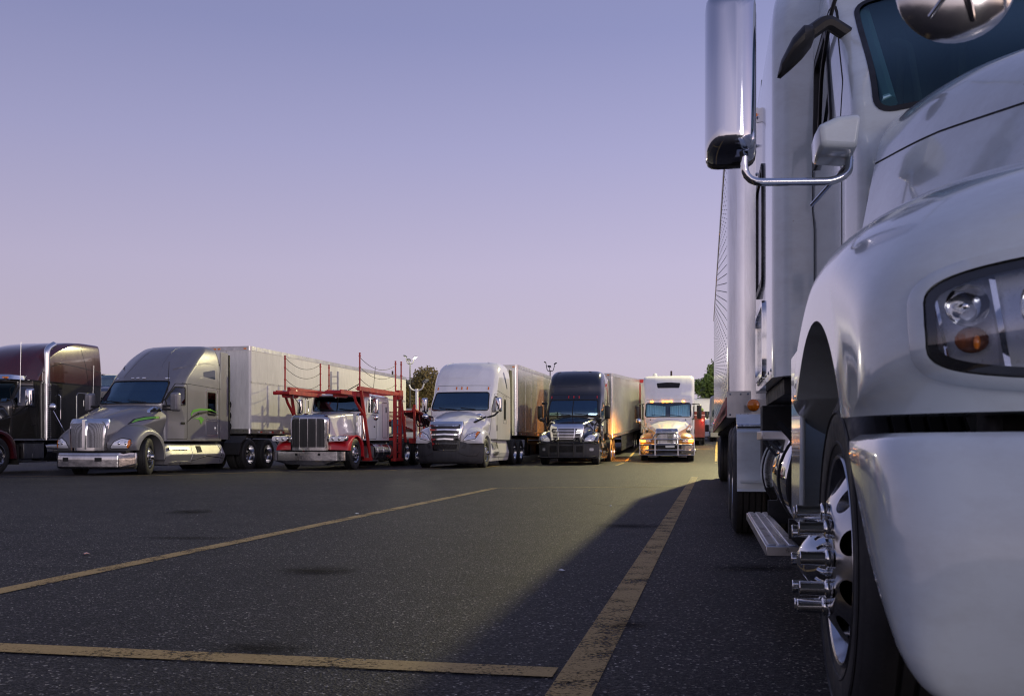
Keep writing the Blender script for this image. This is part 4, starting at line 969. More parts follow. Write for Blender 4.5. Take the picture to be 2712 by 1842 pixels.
# curtains closed behind the windshield
for x0, x1 in ((-1.0,-.12),(.1,1.0)):
    secs = []; n = 50
    mb = MB(); vs = []
    for i in range(n+1):
        x = x0+(x1-x0)*i/n; y = 2.2+.03*math.sin(i*1.35)+.012*math.sin(i*.5); zt = 2.68-.10*abs((i/n)-(0 if x0 < 0 else 1))
        vs += [(x, y+.02, 2.02), (x, y+.46, zt)]
    mb.add(vs, [(2*i, 2*i+2, 2*i+3, 2*i+1) for i in range(n)]); mb.build('curtain', curtain_m, t, sharp=80)
MB().box(-.14,.12,2.72,2.76,2.02,2.7).build('curtain_gap', interior, t)
for x in (-.75,-.22,-.05,.13,.7):
    h = cast(bv,'y',x,2.79)
    o = MB().sphere((x,h.y-.03,2.79),.05,10,(1.3,.8,.6)).build('roof_lamp', amberon, t)
for s in (-1,1):
    MB().loft([[(s*1.06+px, y, .97+pz) for px, pz in rr(-.07,.07,-.07,.07,.03)] for y in (.28,.3,.5)]).build('turn_signal', amberon, t)
    mirror(t, s*1.42, 2.0, 1.98, 2.6, s, blackpl, w=.22, d=.14, arms=([(s*1.08,2.3,2.66),(s*1.42,2.0,2.66),(s*1.42,2.0,2.6)],[(s*1.1,2.2,1.96),(s*1.42,2.0,1.94),(s*1.42,2.0,2.0)],[(s*1.18,2.2,1.96),(s*1.18,2.25,2.66)]), armr=.018)
for x0, x1 in ((-.5,-.5),):
    pass
fr = vcab([(.84,.06,.06,.5,.14,.5,.3,.03,.02),(1.36,.08,.06,.5,.16,.5,.3,.03,.02),(1.5,.14,.06,.46,.22,.46,.36,.05,.02)]).build('grille_frame', chrome, t)
bg_ = bvh_of(fr); drape(bg_, [(-.46,.86),(.46,.86),(.44,1.44),(-.44,1.44)], 'y', .003, .01, .1).build('grille', matte, fr)
mb = MB()
for k in range(25): x = -.45+k*.0375; strip(bg_, [(x,.87),(x,1.43)], 'y', .012, .012, mb=mb)
for z in (1.0,1.36): strip(bg_, [(-.46,z),(.46,z)], 'y', .02, .014, mb=mb)
mb.build('grille_slat', chrome, fr)
vcab([(.3,.16,.2,.7,.7,1.12,.8,.15,.02),(.36,.1,.22,.8,.7,1.2,.85,.2,.02),(.84,.08,.22,.8,.7,1.2,.7,.2,.02)]).build('bumper', chromew, t)
MB().box(-.65,.65,.02,.06,.42,.5).build('lower_grille', matte, t); MB().box(-.65,.65,.02,.06,.6,.76).build('lower_grille', matte, t)
MB().box(-.05,.35,-.02,.0,.66,.76).build('number_plate', paper, t)
mb = MB()
tb = lambda z, e=1.19: mb.tube([(-e,.45,z),(-e,.12,z),(-e+.14,-.07,z),(e-.14,-.07,z),(e,.12,z),(e,.45,z)], .028, 8, fil=.12)
tb(.33); tb(.54); tb(.78); tb(1.02)
for s in (-1,1):
    mb.box(s*.5-.03,s*.5+.03,-.13,-.05,.3,1.06); mb.tube([(s*1.19,.12,.33),(s*1.19,.12,1.02)], .028, 8)
mb.tube([(-.62,-.09,1.03),(-.46,-.09,1.3),(.46,-.09,1.3),(.62,-.09,1.03)], .028, 8, fil=.08)
mb.build('grille_guard', alu, t)
o = MB().sphere((-1.28,.9,1.86),.13,16,(1,.9,.95)).build('hood_mirror', chrome, t); MB().tube([(-.98,1.3,1.45),(-1.2,.95,1.75)], .012, 6).build('hood_mirror_arm', chrome, o)
drape(bh, rr(1.1,1.6,1.22,1.45,.03), '-x', .008).build('hood_vent', matte, t)
drape(bh, rr(1.1,1.6,1.22,1.45,.03), 'x', .008).build('hood_vent', matte, t)
MB().sphere((-.7,4.6,4.15),.12,12).build('roof_dome', whiteb, t)
def lamp(name, loc, e, col, r=.06, parent=None, spot=None):
    l = bpy.data.lights.new(name, 'POINT'); l.energy = e; l.color = col; l.shadow_soft_size = r
    o = bpy.data.objects.new(name, l); COL.objects.link(o); o.location = loc
    if parent: o.parent = parent
    return o
lamp('turn_signal_light', (-1.12,.1,.97), 5, (1,.34,.04), .06, tv); lamp('turn_signal_light', (1.12,.1,.97), 4, (1,.34,.04), .06, tv)
sl_ = bpy.data.lights.new('turn_signal_beam', 'SPOT'); sl_.energy = 1300; sl_.color = (1,.36,.05); sl_.spot_size = R(110); sl_.spot_blend = .6; sl_.shadow_soft_size = .06
o = bpy.data.objects.new('turn_signal_beam', sl_); COL.objects.link(o); o.parent = tv; o.location = (-1.3,.35,.97); o.rotation_euler = Vector((-1,.5,-.12)).to_track_quat('-Z','Y').to_euler()
# ------------------------------------------------------------------ red and white car-transporter tractor
def tractor_red():
    t = thing('semi_truck', 'white long-nose tractor with red fenders and a red car-carrying rack over its cab', 'truck', origin(-5.28,31.6,12,.15), 12)
    hood = hloft([(.2,.62,.5,1.1,.6,1.72,.55,1.76),(.9,.62,.52,1.1,.64,1.76,.58,1.82),(1.7,.9,.6,1.2,.74,1.82,.66,1.9),(2.45,.9,.7,1.2,.86,1.88,.74,1.95)], rs=.1, rt=.12).build('hood', whiteb, t)
    bh = bvh_of(hood)
    cab = vcab([(.95,2.42,.02,.98,2.5,1.02,5.0,.1,.1),(1.85,2.4,.04,.97,2.5,1.02,5.0,.1,.1),(1.93,2.42,.06,.95,2.6,1.02,5.0,.1,.1),(2.42,2.58,.06,.93,2.8,1.0,5.0,.1,.1),(2.5,2.62,.06,.92,2.85,.98,5.0,.12,.12),(2.56,2.8,.06,.85,3.0,.9,4.95,.2,.12)]).build('cab', whiteb, t)
    bv = bvh_of(cab)
    c1 = windshield(t, cab, [(-.9,1.94),(.9,1.94),(.87,2.42),(-.87,2.42)], 2.0, gld, split=True, depth=1.2)
    door(t, cab, [(2.62,1.0),(3.55,1.0),(3.55,2.44),(2.75,2.44),(2.6,2.0)], whiteb, handle=(3.3,1.4,.1,.05)); 
    c2 = sidewin(t, cab, [(2.72,1.92),(3.4,1.92),(3.4,2.36),(2.85,2.36)])
    door(t, cab, [(4.2,1.05),(4.75,1.05),(4.75,2.3),(4.2,2.3)], whiteb, handle=(4.55,1.95,.06,.2), name='sleeper_door')
    mb = MB(); strip(bv, [(3.75,1.0),(3.75,2.5)], 'x', .05, .012, mb=mb); strip(bv, [(3.75,1.0),(3.75,2.5)], '-x', .05, .012, mb=mb); mb.build('body_joint', whiteb, t)
    cut(cab, [c1, c2]); interior_set(t, 2.6, 1.92)
    vis = MB().loft([[(x*k, y, z) for x, y in mirror_loop(fillet2([(0,2.3),(.85,2.4),(.95,2.62),(0,2.62)], [0,.1,.05,0], 3, closed=False))] for z, k in ((2.42,1),(2.47,1))]).build('sun_visor', matte, t)
    # grille
    gz = [(.62,.0,.04,.55,.1,.64,.24,.06,.02),(1.55,.0,.04,.55,.1,.66,.24,.06,.02),(1.7,.02,.04,.52,.12,.62,.24,.08,.02),(1.76,.06,.04,.46,.14,.54,.24,.08,.02)]
    fr = vcab(gz).build('grille_frame', chromew, t); bf = bvh_of(fr)
    for k in range(4):
        x0 = -.56+k*.283; drape(bf, fillet2([(x0,.72),(x0+.265,.72),(x0+.265,1.63),(x0,1.63)], [.02,.02,.1 if k == 3 else .02,.1 if k == 0 else .02], 3), 'y', .004, .01, .15).build('grille', meshd, fr)
    MB().loft([[(x, y, z) for x, y in mirror_loop(fillet2([(0,-.1),(1.0,-.08),(1.24,.05),(1.24,.35),(1.2,.35),(0,.1)], [0,.1,.1,.02,.02,0], 4, closed=False))] for z in (.3,.58)]).build('bumper', chromew, t)
    bmp = t.children[-1] if False else None
    MB().loft([[(x*k, y, z) for x, y in mirror_loop(fillet2([(0,-.1),(.8,-.085),(1.0,-.06),(1.0,.2),(0,.1)], [0,.05,.05,.02,0], 3, closed=False))] for z, k in ((.17,.68),(.301,1.17))]).build('bumper_valance', chromew, t)
    for x in (-.35,.42): MB().box(x-.04,x+.04,-.104,-.09,.46,.53).build('tow_hole', matte, t)
    for s in (-1, 1):
        f = fender([(.25,.64),(.28,.85),(.5,.98),(.85,1.08),(1.2,1.12),(1.6,1.05),(1.9,.85),(2.0,.35)], [(.3,.62),(.32,.7),(.5,.85),(.75,1.0),(1.05,1.12),(1.45,1.05),(1.75,.85),(1.85,.3)], 1.15, .5, .57, s*.55, s*1.22, a1=168).build('fender', redp, t)
        pod = []
        for y, k in ((.02,.55),(.05,.85),(.12,1),(.3,.95),(.42,.6)): pod.append([(s*(.98+px*k), y, .99+pz*k) for px, pz in rr(-.29,.29,-.09,.1,.08)])
        o = MB().loft(pod).build('headlight', chromew, t)
        MB().prism([(s*(.98+a), .99+b) for a, b in rr(-.25,.25,-.07,.075,.06)], .0, .05, 'y').build('headlight_lens', clearl, o)
        [MB().sphere((s*(.98+dx), .0, .99), .055, 10, (1,.3,1)).build('reflector', chrome, o) for dx in (-.13,.08)]
        mb = MB(); mb.box(s*.6, s*.8, .15, .3, .9, 1.0); mb.build('headlight_bracket', chromew, o)
        mb = MB(); mb.cyl((s*1.0,2.1,1.0),(s*1.0,2.1,1.78),.17,n=24); mb.cyl((s*1.0,2.1,1.78),(s*1.0,2.1,1.86),.17,.1,n=24)
        for z in (1.15,1.6): mb.lathe([(z-.015,.175),(z-.015,.182),(z+.015,.182),(z+.015,.175)], (s*1.0,2.1,0), 'z', n=24)
        mb.cyl((s*.97,1.93,1.5),(s*.97,1.9,1.5),.08,n=14); mb.build('air_cleaner', chrome, t)
        mb = MB(); mb.cyl((s*.86,3.05,.55),(s*.86,4.9,.55),.33,n=28)
        for y in (3.3,3.9,4.6): mb.lathe([(y-.03,.332),(y-.03,.342),(y+.03,.342),(y+.03,.332)], (s*.86,0,.55), 'y', n=28)
        mb.build('fuel_tank', chromew, t)
        mb = MB(); mb.box(s*.6,s*1.15,2.3,2.95,.35,.75); [mb.box(s*1.15,s*1.165,2.35,2.9,z,z+.02) for z in np.arange(.38,.74,.045)]; mb.build('battery_box', alu, t)
        MB().box(s*.7,s*1.22,2.2,3.2,.24,.28).build('step', alu, t)
        mirror(t, s*1.38, 2.5, 1.85, 2.38, s, chrome, w=.2, d=.1, arms=([(s*1.0,2.6,2.42),(s*1.38,2.5,2.42)],[(s*1.0,2.6,1.84),(s*1.38,2.5,1.8)],[(s*1.18,2.5,1.84),(s*1.18,2.5,2.42)]), rad=.03)
        MB().sphere((s*1.38,2.48,1.72),.1,14,(1,.5,1)).build('convex_mirror', chrome, t)
        # rack: leaning legs, runner over the cab, rear tower
        mb = MB()
        mb.tube([(s*1.24,1.45,2.62),(s*1.27,2.3,.3)], .055, 6); mb.box(s*1.05,s*1.3,2.1,2.4,.26,.36)
        mb.tube([(s*1.2,.95,2.4),(s*1.2,1.1,2.2),(s*1.25,1.75,1.75)], .05, 6)
        mb.build('rack_leg', redd, t)
        mb = MB(); mb.box(s*.62,s*1.12,.05,2.6,2.42,2.48); mb.box(s*.62,s*.68,.05,2.6,2.48,2.55); mb.box(s*1.06,s*1.12,.05,2.6,2.48,2.55)
        mb.tube([(s*.6,-.02,2.46),(s*1.16,-.02,2.46)], .06, 10); mb.tube([(s*.87,.1,2.38),(s*.87,1.1,2.4)], .07, 8)
        mb.build('wheel_runner', redd, t)
        mb = MB(); mb.tube([(s*.62,.55,2.56),(s*.8,.6,2.5),(s*1.12,.55,2.56)], .022, 6); mb.box(s*.72,s*.76,.5,.54,2.3,2.5); mb.build('ratchet_strap', alu, t)
        mb = MB(); mb.box(s*1.18,s*1.28,1.25,5.4,2.58,2.72); mb.box(s*1.13,s*1.18,1.25,5.3,2.62,2.66); mb.build('rack_beam', redd, t)
        mb = MB()
        for y in (4.95, 5.55): mb.box(s*1.16,s*1.27,y,y+.12,.22,2.6 if y > 5 else 2.58)
        for z in np.arange(.5,2.5,.33): mb.box(s*1.19,s*1.24,5.07,5.55,z,z+.05)
        mb.tube([(s*1.22,5.7,2.5),(s*1.22,6.25,.9)], .05, 6); mb.box(s*1.1,s*1.28,4.9,5.8,.2,.3)
        mb.box(s*1.14,s*1.29,5.3,5.75,2.45,2.8); mb.build('rack_tower', redd, t)
        ys = (1.35, 5.0, 5.65) if s > 0 else (1.0, 3.95, 4.75)
        tops = (3.8, 3.82, 3.85) if s > 0 else (3.72, 3.68, 3.7)
        for y, zt in zip(ys, tops):
            mb = MB(); mb.cyl((s*1.24,y,2.6),(s*1.24,y,zt),.028,n=8); mb.cyl((s*1.24,y,zt),(s*1.24,y,zt+.03),.033,n=8)
            for z in (2.95,3.35,zt-.08): mb.lathe([(z-.02,.03),(z-.02,.04),(z+.02,.04),(z+.02,.03)], (s*1.24,y,0), 'z', n=8)
            mb.build('guard_post', redd, t)
        for z in (2.98,3.36,3.68):
            pts = [(s*1.24, ys[0]+(ys[1]-ys[0])*k/10, z-.28*(1-((k-5)/5)**2)) for k in range(11)]
            MB().tube(pts, .009, 5).build('guard_cable', blackpl, t)
        if s < 0:
            MB().box(-1.18,-.95,4.2,4.24,2.55,3.4) if False else None
    for x in (-.98,-.72): MB().box(x-.03,x+.03,4.3,4.36,2.6,3.45).build('ladder_rail', alu, t)
    mb = MB(); [mb.box(-.98,-.72,4.31,4.35,z,z+.03) for z in (2.75,3.0,3.25)]; mb.build('ladder_rung', alu, t)
    mb = MB(); mb.box(-1.2,1.2,5.3,5.42,2.6,2.72); mb.box(-1.2,1.2,2.45,2.55,2.56,2.62); mb.box(-1.2,1.2,5.0,5.1,.95,1.05); mb.build('cross_beam', redd, t)
    mb = MB(); mb.tube([(.3,1.6,2.6),(.8,1.5,2.62),(1.2,1.4,2.8)], .015, 6); mb.tube([(-1.2,1.6,2.4),(-1.0,1.7,2.1),(-1.02,1.8,1.9)], .014, 6, fil=.1); mb.build('hydraulic_hose', matte, t)
    MB().tube([(1.05,3.0,2.0),(1.18,3.02,3.5)], .008, 6).build('antenna', matte, t)
    MB().tube([(-.95,2.3,1.95),(-.95,2.0,2.4)][:0] or [(-1.0,2.35,1.95),(-1.0,2.3,2.4),(-1.2,2.35,2.42)], .016, 6, fil=.1).build('mirror_brace', chrome, t)
    chassis(t, .5, 8.5, tandem=(6.5,7.8)); axles(t, 1.15, (6.5,7.8))
    MB().sphere((-.0,3.4,2.58),.01,6) if False else None
tractor_red()
# the red transporter trailer behind it, decks tilted, straps hanging
def carrier_trailer():
    o0 = origin(-5.28,31.6,12,.15); a = R(12); y0 = 7.0
    t = thing('car_transporter_trailer', 'red open car transporter trailer with a tilted deck and black hanging straps', 'trailer', (o0[0]+y0*math.sin(a), o0[1]+y0*math.cos(a), 0), 12)
    for s in (-1,1):
        mb = MB(); mb.box(s*1.1,s*1.25,0,13,.85,1.05); mb.build('frame_rail', redd, t)
        mb = MB(); mb.loft([[(s*x, .2, 2.05+z) for x, z in ((.6,0),(1.15,0),(1.15,.07),(.6,.07))],[(s*x, 6.2, 1.35+z) for x, z in ((.6,0),(1.15,0),(1.15,.07),(.6,.07))]]); mb.build('tilted_runner', redd, t)
        for y in (.3, 3.2, 6.5, 9.5, 12.5):
            MB().box(s*1.18,s*1.26,y,y+.09,.9,2.35 if y < 3 else 2.1).build('deck_post', redd, t)
        MB().cyl((s*1.22,1.0,1.3),(s*1.22,1.0,2.65),.03,n=8).build('guard_post', redd, t)
        for y in (9.5,10.8): wheel(t, s*1.22, y, s, dual=True)
        MB().box(s*.9,s*1.24,1.5,6.4,1.06,1.09).build('lower_deck', alu, t)
        rgn = random.Random(5+s)
        for k in range(9):
            y = .4+k*.38; z = 2.05-y*.117; pts = [(s*1.2, y, z), (s*(1.24), y+.3, z-.35-rgn.random()*.2), (s*1.2, y+.8+rgn.random()*.4, z-.42)]
            MB().tube(pts, .022, 5, fil=.2).build('hanging_strap', matte, t)
        MB().tube([(s*1.2,.3,2.15),(s*1.22,2.0,1.9),(s*1.2,4.5,1.65)], .09, 8).build('deck_edge', redd, t)
    mb = MB()
    for y in np.arange(.3,6,.35):
        z = 2.06-.7*(y-.2)/6; mb.box(-.6,.6,y,y+.06,z,z+.03)
    mb.build('deck_rung', redd, t); MB().box(-.5,.5,-.4,12.9,.8,1.0).build('spine', frame_m, t)
    MB().box(.35,.75,.1,.6,1.2,1.75).build('blue_box', paint('blue_plastic', (.04,.16,.3), .4), t, bevel=.03)
carrier_trailer()

# ------------------------------------------------------------------ near white truck at the right edge
YN = 10.98; XC = 1.56
def near_truck():
    t = thing('semi_truck', 'large white tractor close on the right with chrome nut covers on its front wheel', 'truck', (0,0,0), YN)
    fen = fender([(1.72,.905),(1.66,1.05),(1.74,1.25),(2.05,1.42),(2.55,1.52),(3.05,1.56),(3.5,1.53),(3.9,1.3),(4.05,.8)],
                 [(2.22,.905),(2.08,.95),(2.09,1.06),(2.25,1.16),(2.55,1.24),(2.95,1.265),(3.25,1.21),(3.46,1.13),(3.58,1.02)], 2.93, .43, .76, XC-.62-0, .30, n=90, nx=26, a0=48, a1=141)
    f = fen.build('fender', white, t, sharp=50); bf = bvh_of(f)
    # headlight seat cut into the fender
    # mirrored fender on the far side
    fen2 = fender([(1.72,.905),(1.66,1.05),(1.74,1.25),(2.05,1.42),(2.55,1.52),(3.05,1.56),(3.5,1.53),(3.9,1.3),(4.05,.8)],
                 [(2.22,.905),(2.08,.95),(2.09,1.06),(2.25,1.16),(2.55,1.24),(2.95,1.265),(3.25,1.21),(3.46,1.13),(3.58,1.02)], 2.93, .43, .76, XC+.62, 2*XC-.30, n=50, nx=14, a0=48, a1=141).build('fender', white, t, sharp=50)
    for sgn, ff in ((1, f), (-1, fen2)):
        cxh = .52; X = (lambda x: x) if sgn > 0 else (lambda x: 2*XC-x)
        b2 = bvh_of(ff)
        cs_ = lambda v, e: math.copysign(abs(v)**e, v)
        def oval(d=0., n=44):
            P = []
            for k in range(n):
                a = 2*math.pi*k/n; u = cs_(math.cos(a), .42); w = cs_(math.sin(a), .42)
                P.append((X(.60+u*(.228-d)), 1.060+w*(.120-d)-.012*max(0,u)*(w > 0)-.02*(u < 0)*abs(u)*w*1.2))
            return P
        out = oval(0)
        rim_ = strip(b2, out, 'y', .020, .012, closed=True, step=.012, thick=.03).build('headlight_bezel', white, t, sharp=60)
        strip(b2, oval(.018), 'y', .018, .004, closed=True, step=.012, thick=.05).build('headlight_gasket', matte, rim_)
        bowlm = paint('lamp_bowl%s' % ('' if sgn > 0 else '_far'), (.88,.9,.94), .25, metal=.15, dirt=.12)
        cc_ = drape(b2, oval(.016), 'y', .05, .105, .03).build('tmp', bowlm)
        cut(ff, [cc_], bowlm)
        hb = drape(b2, oval(.014), 'y', -.046, .004, .03).build('headlight_bowl', bowlm, rim_)
        def at(x, z, dy=0): h = cast(b2, 'y', X(x), z); return V(h.x, h.y-dy, h.z)
        for cx, cz, r in ((.555,1.075,.056),(.72,1.07,.075),(.44,1.085,.036)):
            p = at(cx, cz, -.012); mb = MB(); mb.lathe([(-.03,r),(-.01,r*.9),(.02,r*.62),(.03,r*.3),(.0,r*.22),(-.02,r*.16),(-.025,.0)], (p.x,p.y,p.z), 'y', n=30); mb.build('reflector', chrome, hb)
        am = paint('amber_bowl%s' % ('' if sgn > 0 else '_far'), (.36,.11,.04), .2, metal=.3, dirt=.6)
        p = at(.452,1.028,-.022); MB().sphere(tuple(p), .026, 14, (1.1,.6,.9)).build('amber_reflector', am, hb)
        p = at(.455,1.022,-.004); MB().sphere(tuple(p), .006, 10, (1,1,2.2)).build('bulb', amber, hb)
        P1, P2 = at(.480,1.155,-.008), at(.505,.968,-.008)
        MB().loft([[q+V(-.005,-.004,0), q+V(.005,-.004,0), q+V(.005,.03,0), q+V(-.005,.03,0)] for q in (P1, P2)]).build('reflector_rib', chrome, hb)
        P1, P2 = at(.404,1.105,-.012), at(.420,.99,-.012)
        MB().loft([[q+V(-.003,-.003,0), q+V(.003,-.003,0), q+V(.003,.02,0), q+V(-.003,.02,0)] for q in (P1, P2)]).build('reflector_rib', chrome, hb)
        drape(b2, [(X(x), z) for x, z in ((.39,1.0),(.402,.995),(.40,1.10),(.39,1.09))], 'y', -.03, .01, .03).build('side_reflector', amber, hb)
        drape(b2, oval(.012), 'y', .006, .004, .025).build('headlight_lens', glc, rim_)
    hood = hloft([(1.62,.98,.42,1.15,.5,1.3,.4,1.36),(1.9,.95,.5,1.25,.58,1.48,.44,1.56),(2.4,.95,.56,1.38,.68,1.76,.54,1.88),(3.0,.95,.6,1.45,.80,1.96,.66,2.07),(3.7,.95,.65,1.5,.92,2.12,.78,2.21),(4.28,.95,.7,1.5,.97,2.2,.84,2.28)], xc=XC, rs=.25, rt=.24, step=.05).build('hood', white, t)
    bh = bvh_of(hood)
    mb = strip(bh, [(4.27,1.99),(3.5,1.88),(2.75,1.75),(2.2,1.62),(1.9,1.5)], '-x', .006, .0015, step=.04); mb.build('hood_seam', matte, t)
    # cab: windshield, A pillar, door
    cab = vcab([(1.22,4.3,.06,.92,4.6,.95,6.05,.06,.05),(2.05,4.28,.08,.92,4.6,.95,6.05,.1,.05),(2.2,4.14,.3,.94,4.72,.96,6.05,.09,.05),(3.02,4.84,.3,.93,5.2,.95,6.05,.09,.05),(3.12,4.9,.3,.93,5.2,.95,6.05,.09,.05),(3.3,5.05,.3,.86,5.4,.92,6.05,.2,.06),(3.5,5.4,.25,.84,5.7,.9,6.05,.2,.06)], step=.05, xc=XC).build('cab', white, t)
    bc = bvh_of(cab)
    ws = [(XC-.855,2.24),(XC+.855,2.24),(XC+.845,2.98),(XC-.845,2.98)]
    g_ = drape(bc, fillet2(ws, .075, 6), 'y', -.004, .006, .05).build('windshield', gln, t)
    strip(bc, fillet2(ws, .075, 6), 'y', .022, .006, closed=True, step=.03, thick=.02).build('windshield_seal', blackpl, g_)
    c1 = MB().prism(fillet2(ws, .075, 6), 3.5, 5.6, 'y').build('tmp', interior)
    dp = [(4.72,1.3),(5.9,1.3),(5.9,3.02),(5.15,3.02),(4.74,2.5)]
    door_ = strip(bc, fillet2(dp, .05, 4), '-x', .010, .002, closed=True, step=.04); door_ = door_.build('door', matte, t)
    wp = [(5.0,2.38),(5.8,2.38),(5.8,2.95),(5.3,2.95)]
    sw = drape(bc, fillet2(wp, .06, 4), '-x', -.004, .006, .1).build('side_window', gl2, t); strip(bc, fillet2(wp, .06, 4), '-x', .035, .012, closed=True, step=.04, thick=.02).build('window_seal', blackpl, sw)
    c2 = MB().prism(fillet2(wp, .06, 4), .2, 2.9, 'x').build('tmp', interior)
    cut(cab, [c1, c2])
    MB().box(XC-.8, XC+.8, 5.55, 5.6, 2.1, 3.0).build('curtain_wall', interior, t)
    for x in (.95,1.25,1.6,1.95,2.25): MB().tube([(x,5.45,2.2),(x+.02,5.45,3.0)], .05, 8).build('curtain_fold', darkgrey, t)
    MB().tube([(XC-.68,4.75,2.32),(XC-.62,4.72,2.36),(XC-.62,4.95,2.72),(XC-.68,5.0,2.76)], .018, 8, fil=.03).build('grab_handle', seat_m, t)
    MB().tube([(XC-.80,4.42,2.28),(XC-.80,5.15,2.98)], .035, 8).build('pillar_trim', curtain_m, t)
    MB().tube([(XC-.6,4.12,2.26),(XC+.1,4.05,2.32)], .012, 6).build('wiper', matte, t)
    # sleeper
    sl = vcab([(1.24,5.95,.0,1.1,6.1,1.17,8.05,.06,.04),(3.2,5.95,.0,1.1,6.1,1.17,8.05,.06,.04),(3.5,6.0,.05,1.05,6.3,1.15,8.05,.15,.06),(3.85,6.5,.1,.95,6.8,1.05,8.05,.2,.1),(3.95,7.0,.05,.8,7.1,.9,8.0,.1,.1)], xc=XC, step=.1).build('sleeper', white, t)
    bs = bvh_of(sl)
    wp = [(7.0,1.95),(7.75,1.95),(7.75,2.75),(7.0,2.75)]
    o = drape(bs, fillet2(wp, .08, 4), '-x', .004, .006, .3).build('sleeper_window', gl2, t); strip(bs, fillet2(wp, .08, 4), '-x', .05, .014, closed=True, thick=.02).build('window_seal', blackpl, o)
    strip(bs, fillet2([(6.9,1.32),(7.8,1.32),(7.8,1.8),(6.9,1.8)], .08, 4), '-x', .04, .016, closed=True, thick=.02).build('locker_frame', chrome, t)
    mb = MB()
    for z in np.arange(1.4,3.4,.22):
        h = cast(bs, '-x', 7.97, z); mb.sphere(tuple(h), .014, 8, (.6,1,1))
    for y in np.arange(6.2,7.9,.25):
        h = cast(bs, '-x', y, 1.29); mb.sphere(tuple(h), .012, 8, (.6,1,1))
    mb.build('rivet', chromew, t)
    MB().box(XC-1.13, XC-1.1, 8.04, 8.6, 1.3, 3.7).build('side_extender', white, t, bevel=.005)
    MB().box(XC+1.1, XC+1.13, 8.04, 8.6, 1.3, 3.7).build('side_extender', white, t, bevel=.005)
    MB().box(XC-1.1, XC+1.1, 6.1, 7.9, 1.14, 1.235).build('floor_pan', frame_m, t)
    # splash panel behind the wheel
    MB().loft([[(x, y, z) for x, y in ((.335,3.74-dy),(.345,4.2-dy*.3),(.8,4.24),(.8,4.2),(.37,4.14-dy*.3),(.355,3.74-dy))] for z, dy in ((.55,.0),(.9,.03),(1.05,.0),(1.2,-.06))]).build('splash_panel', white, t, bevel=.008)
    MB().tube([(.34,3.66,1.165),(.42,3.74,1.18),(.8,3.8,1.16)], .022, 8).build('arch_lip', white, t) if False else None
    # bumper
    bk = [(.40,1.35,.22,.75,1.75,1.10,1.80,.3,.03),(.44,1.26,.26,.8,1.7,1.2,1.78,.35,.03),(.52,1.2,.3,.86,1.7,1.245,1.82,.4,.03),(.66,1.17,.3,.88,1.7,1.262,1.99,.42,.03),(.80,1.18,.3,.88,1.75,1.262,2.19,.42,.03),(.855,1.2,.3,.88,1.8,1.255,2.27,.42,.03),(.868,1.22,.3,.86,1.8,1.235,2.26,.4,.03)]
    bp = vcab(bk, step=.03, xc=XC).build('bumper', white, t, sharp=60); bb = bvh_of(bp)
    strip(bb, [(.50,.866),(.52,.78),(.62,.70),(.8,.68),(1.4,.68)], 'y', .016, .007, step=.02).build('bumper_crease', white, bp)
    MB().box(.6, 2*XC-.6, 2.2, 2.4, .62, .93).build('bumper_gap', matte, t)
    # front wheel, detailed
    mb = MB(); prof = [(-.02,.295),(-.004,.315),(.006,.35),(.010,.40),(.004,.45),(-.004,.465),(-.006,.468),(-.012,.485),(-.028,.502),(-.045,.51)]
    x = -.05
    for k in range(5): prof += [(x,.512),(x-.03,.512),(x-.032,.498),(x-.042,.498)]; x -= .044
    prof += [(-.27,.51),(-.285,.485),(-.29,.40),(-.28,.33),(-.26,.295)]
    mb.lathe(prof, n=110)
    # raised ring and sidewall marks
    mb.lathe([(.0,.335),(.006,.338),(.008,.345),(.004,.35)], n=110); mb.lathe([(.006,.425),(.012,.43),(.008,.436)], n=110)
    ty = mb.build('wheel', rubber, t, sharp=30); ty.location = (.385,3.05,.51); ty.rotation_euler = (0,0,math.pi)
    prof = [(-.03,.312),(-.004,.310),(.004,.304),(.0,.296),(-.03,.288),(-.05,.283),(-.04,.27),(-.01,.235),(.012,.20),(.028,.175),(.034,.16),(.034,.09),(.034,.0),(.0,.0),(.0,.16),(-.04,.235),(-.08,.27),(-.09,.30)]
    rimo = MB().lathe(prof, n=120, closed=False).build('rim', alur, ty, sharp=40)
    cs = []
    for k in range(10):
        a = 2*math.pi*(k+.5)/10; q = V(0, math.cos(a), math.sin(a)); c = q*.222; tng = V(0,-math.sin(a),math.cos(a))
        cy_ = MB().tube([V(-.14,0,0)+c-q*.0, V(.10,0,0)+c+q*.0], .036, 20).build('tmp', matte); cs.append(cy_)
    cut(rimo, cs, alur)
    hub = MB(); hub.lathe([(.03,.088),(.05,.088),(.075,.08),(.10,.05),(.118,.02),(.12,0)], n=40); hub.build('hub_cap', chrome, ty)
    for k in range(10):
        a = 2*math.pi*k/10+.12; c = (.1425*math.cos(a), .1425*math.sin(a))
        mb = MB(); mb.lathe([(.034,.0),(.034,.027),(.040,.029),(.052,.027),(.056,.021),(.105,.019),(.122,.0205),(.124,.018),(.124,0)], (0,c[0],c[1]), 'x', n=18); mb.build('nut_cover', chrome, ty)
    MB().cyl((-.3,0,0),(-.05,0,0),.24,n=30).build('brake_drum', matte, ty)
    w2 = wheel(t, 2*XC-.385, 3.05, 1)
    # tank, boxes, steps
    mb = MB(); mb.lathe([(5.25,.0),(5.25,.26),(5.28,.30),(5.33,.315),(7.3,.315),(7.35,.28),(7.36,0)], (.70,0,.66), 'y', n=44); mb.build('fuel_tank', chrome, t)
    for y in (5.45,6.9): MB().lathe([(y-.025,.317),(y-.025,.326),(y+.025,.326),(y+.025,.317)], (.70,0,.66), 'y', n=44).build('tank_strap', matte, t)
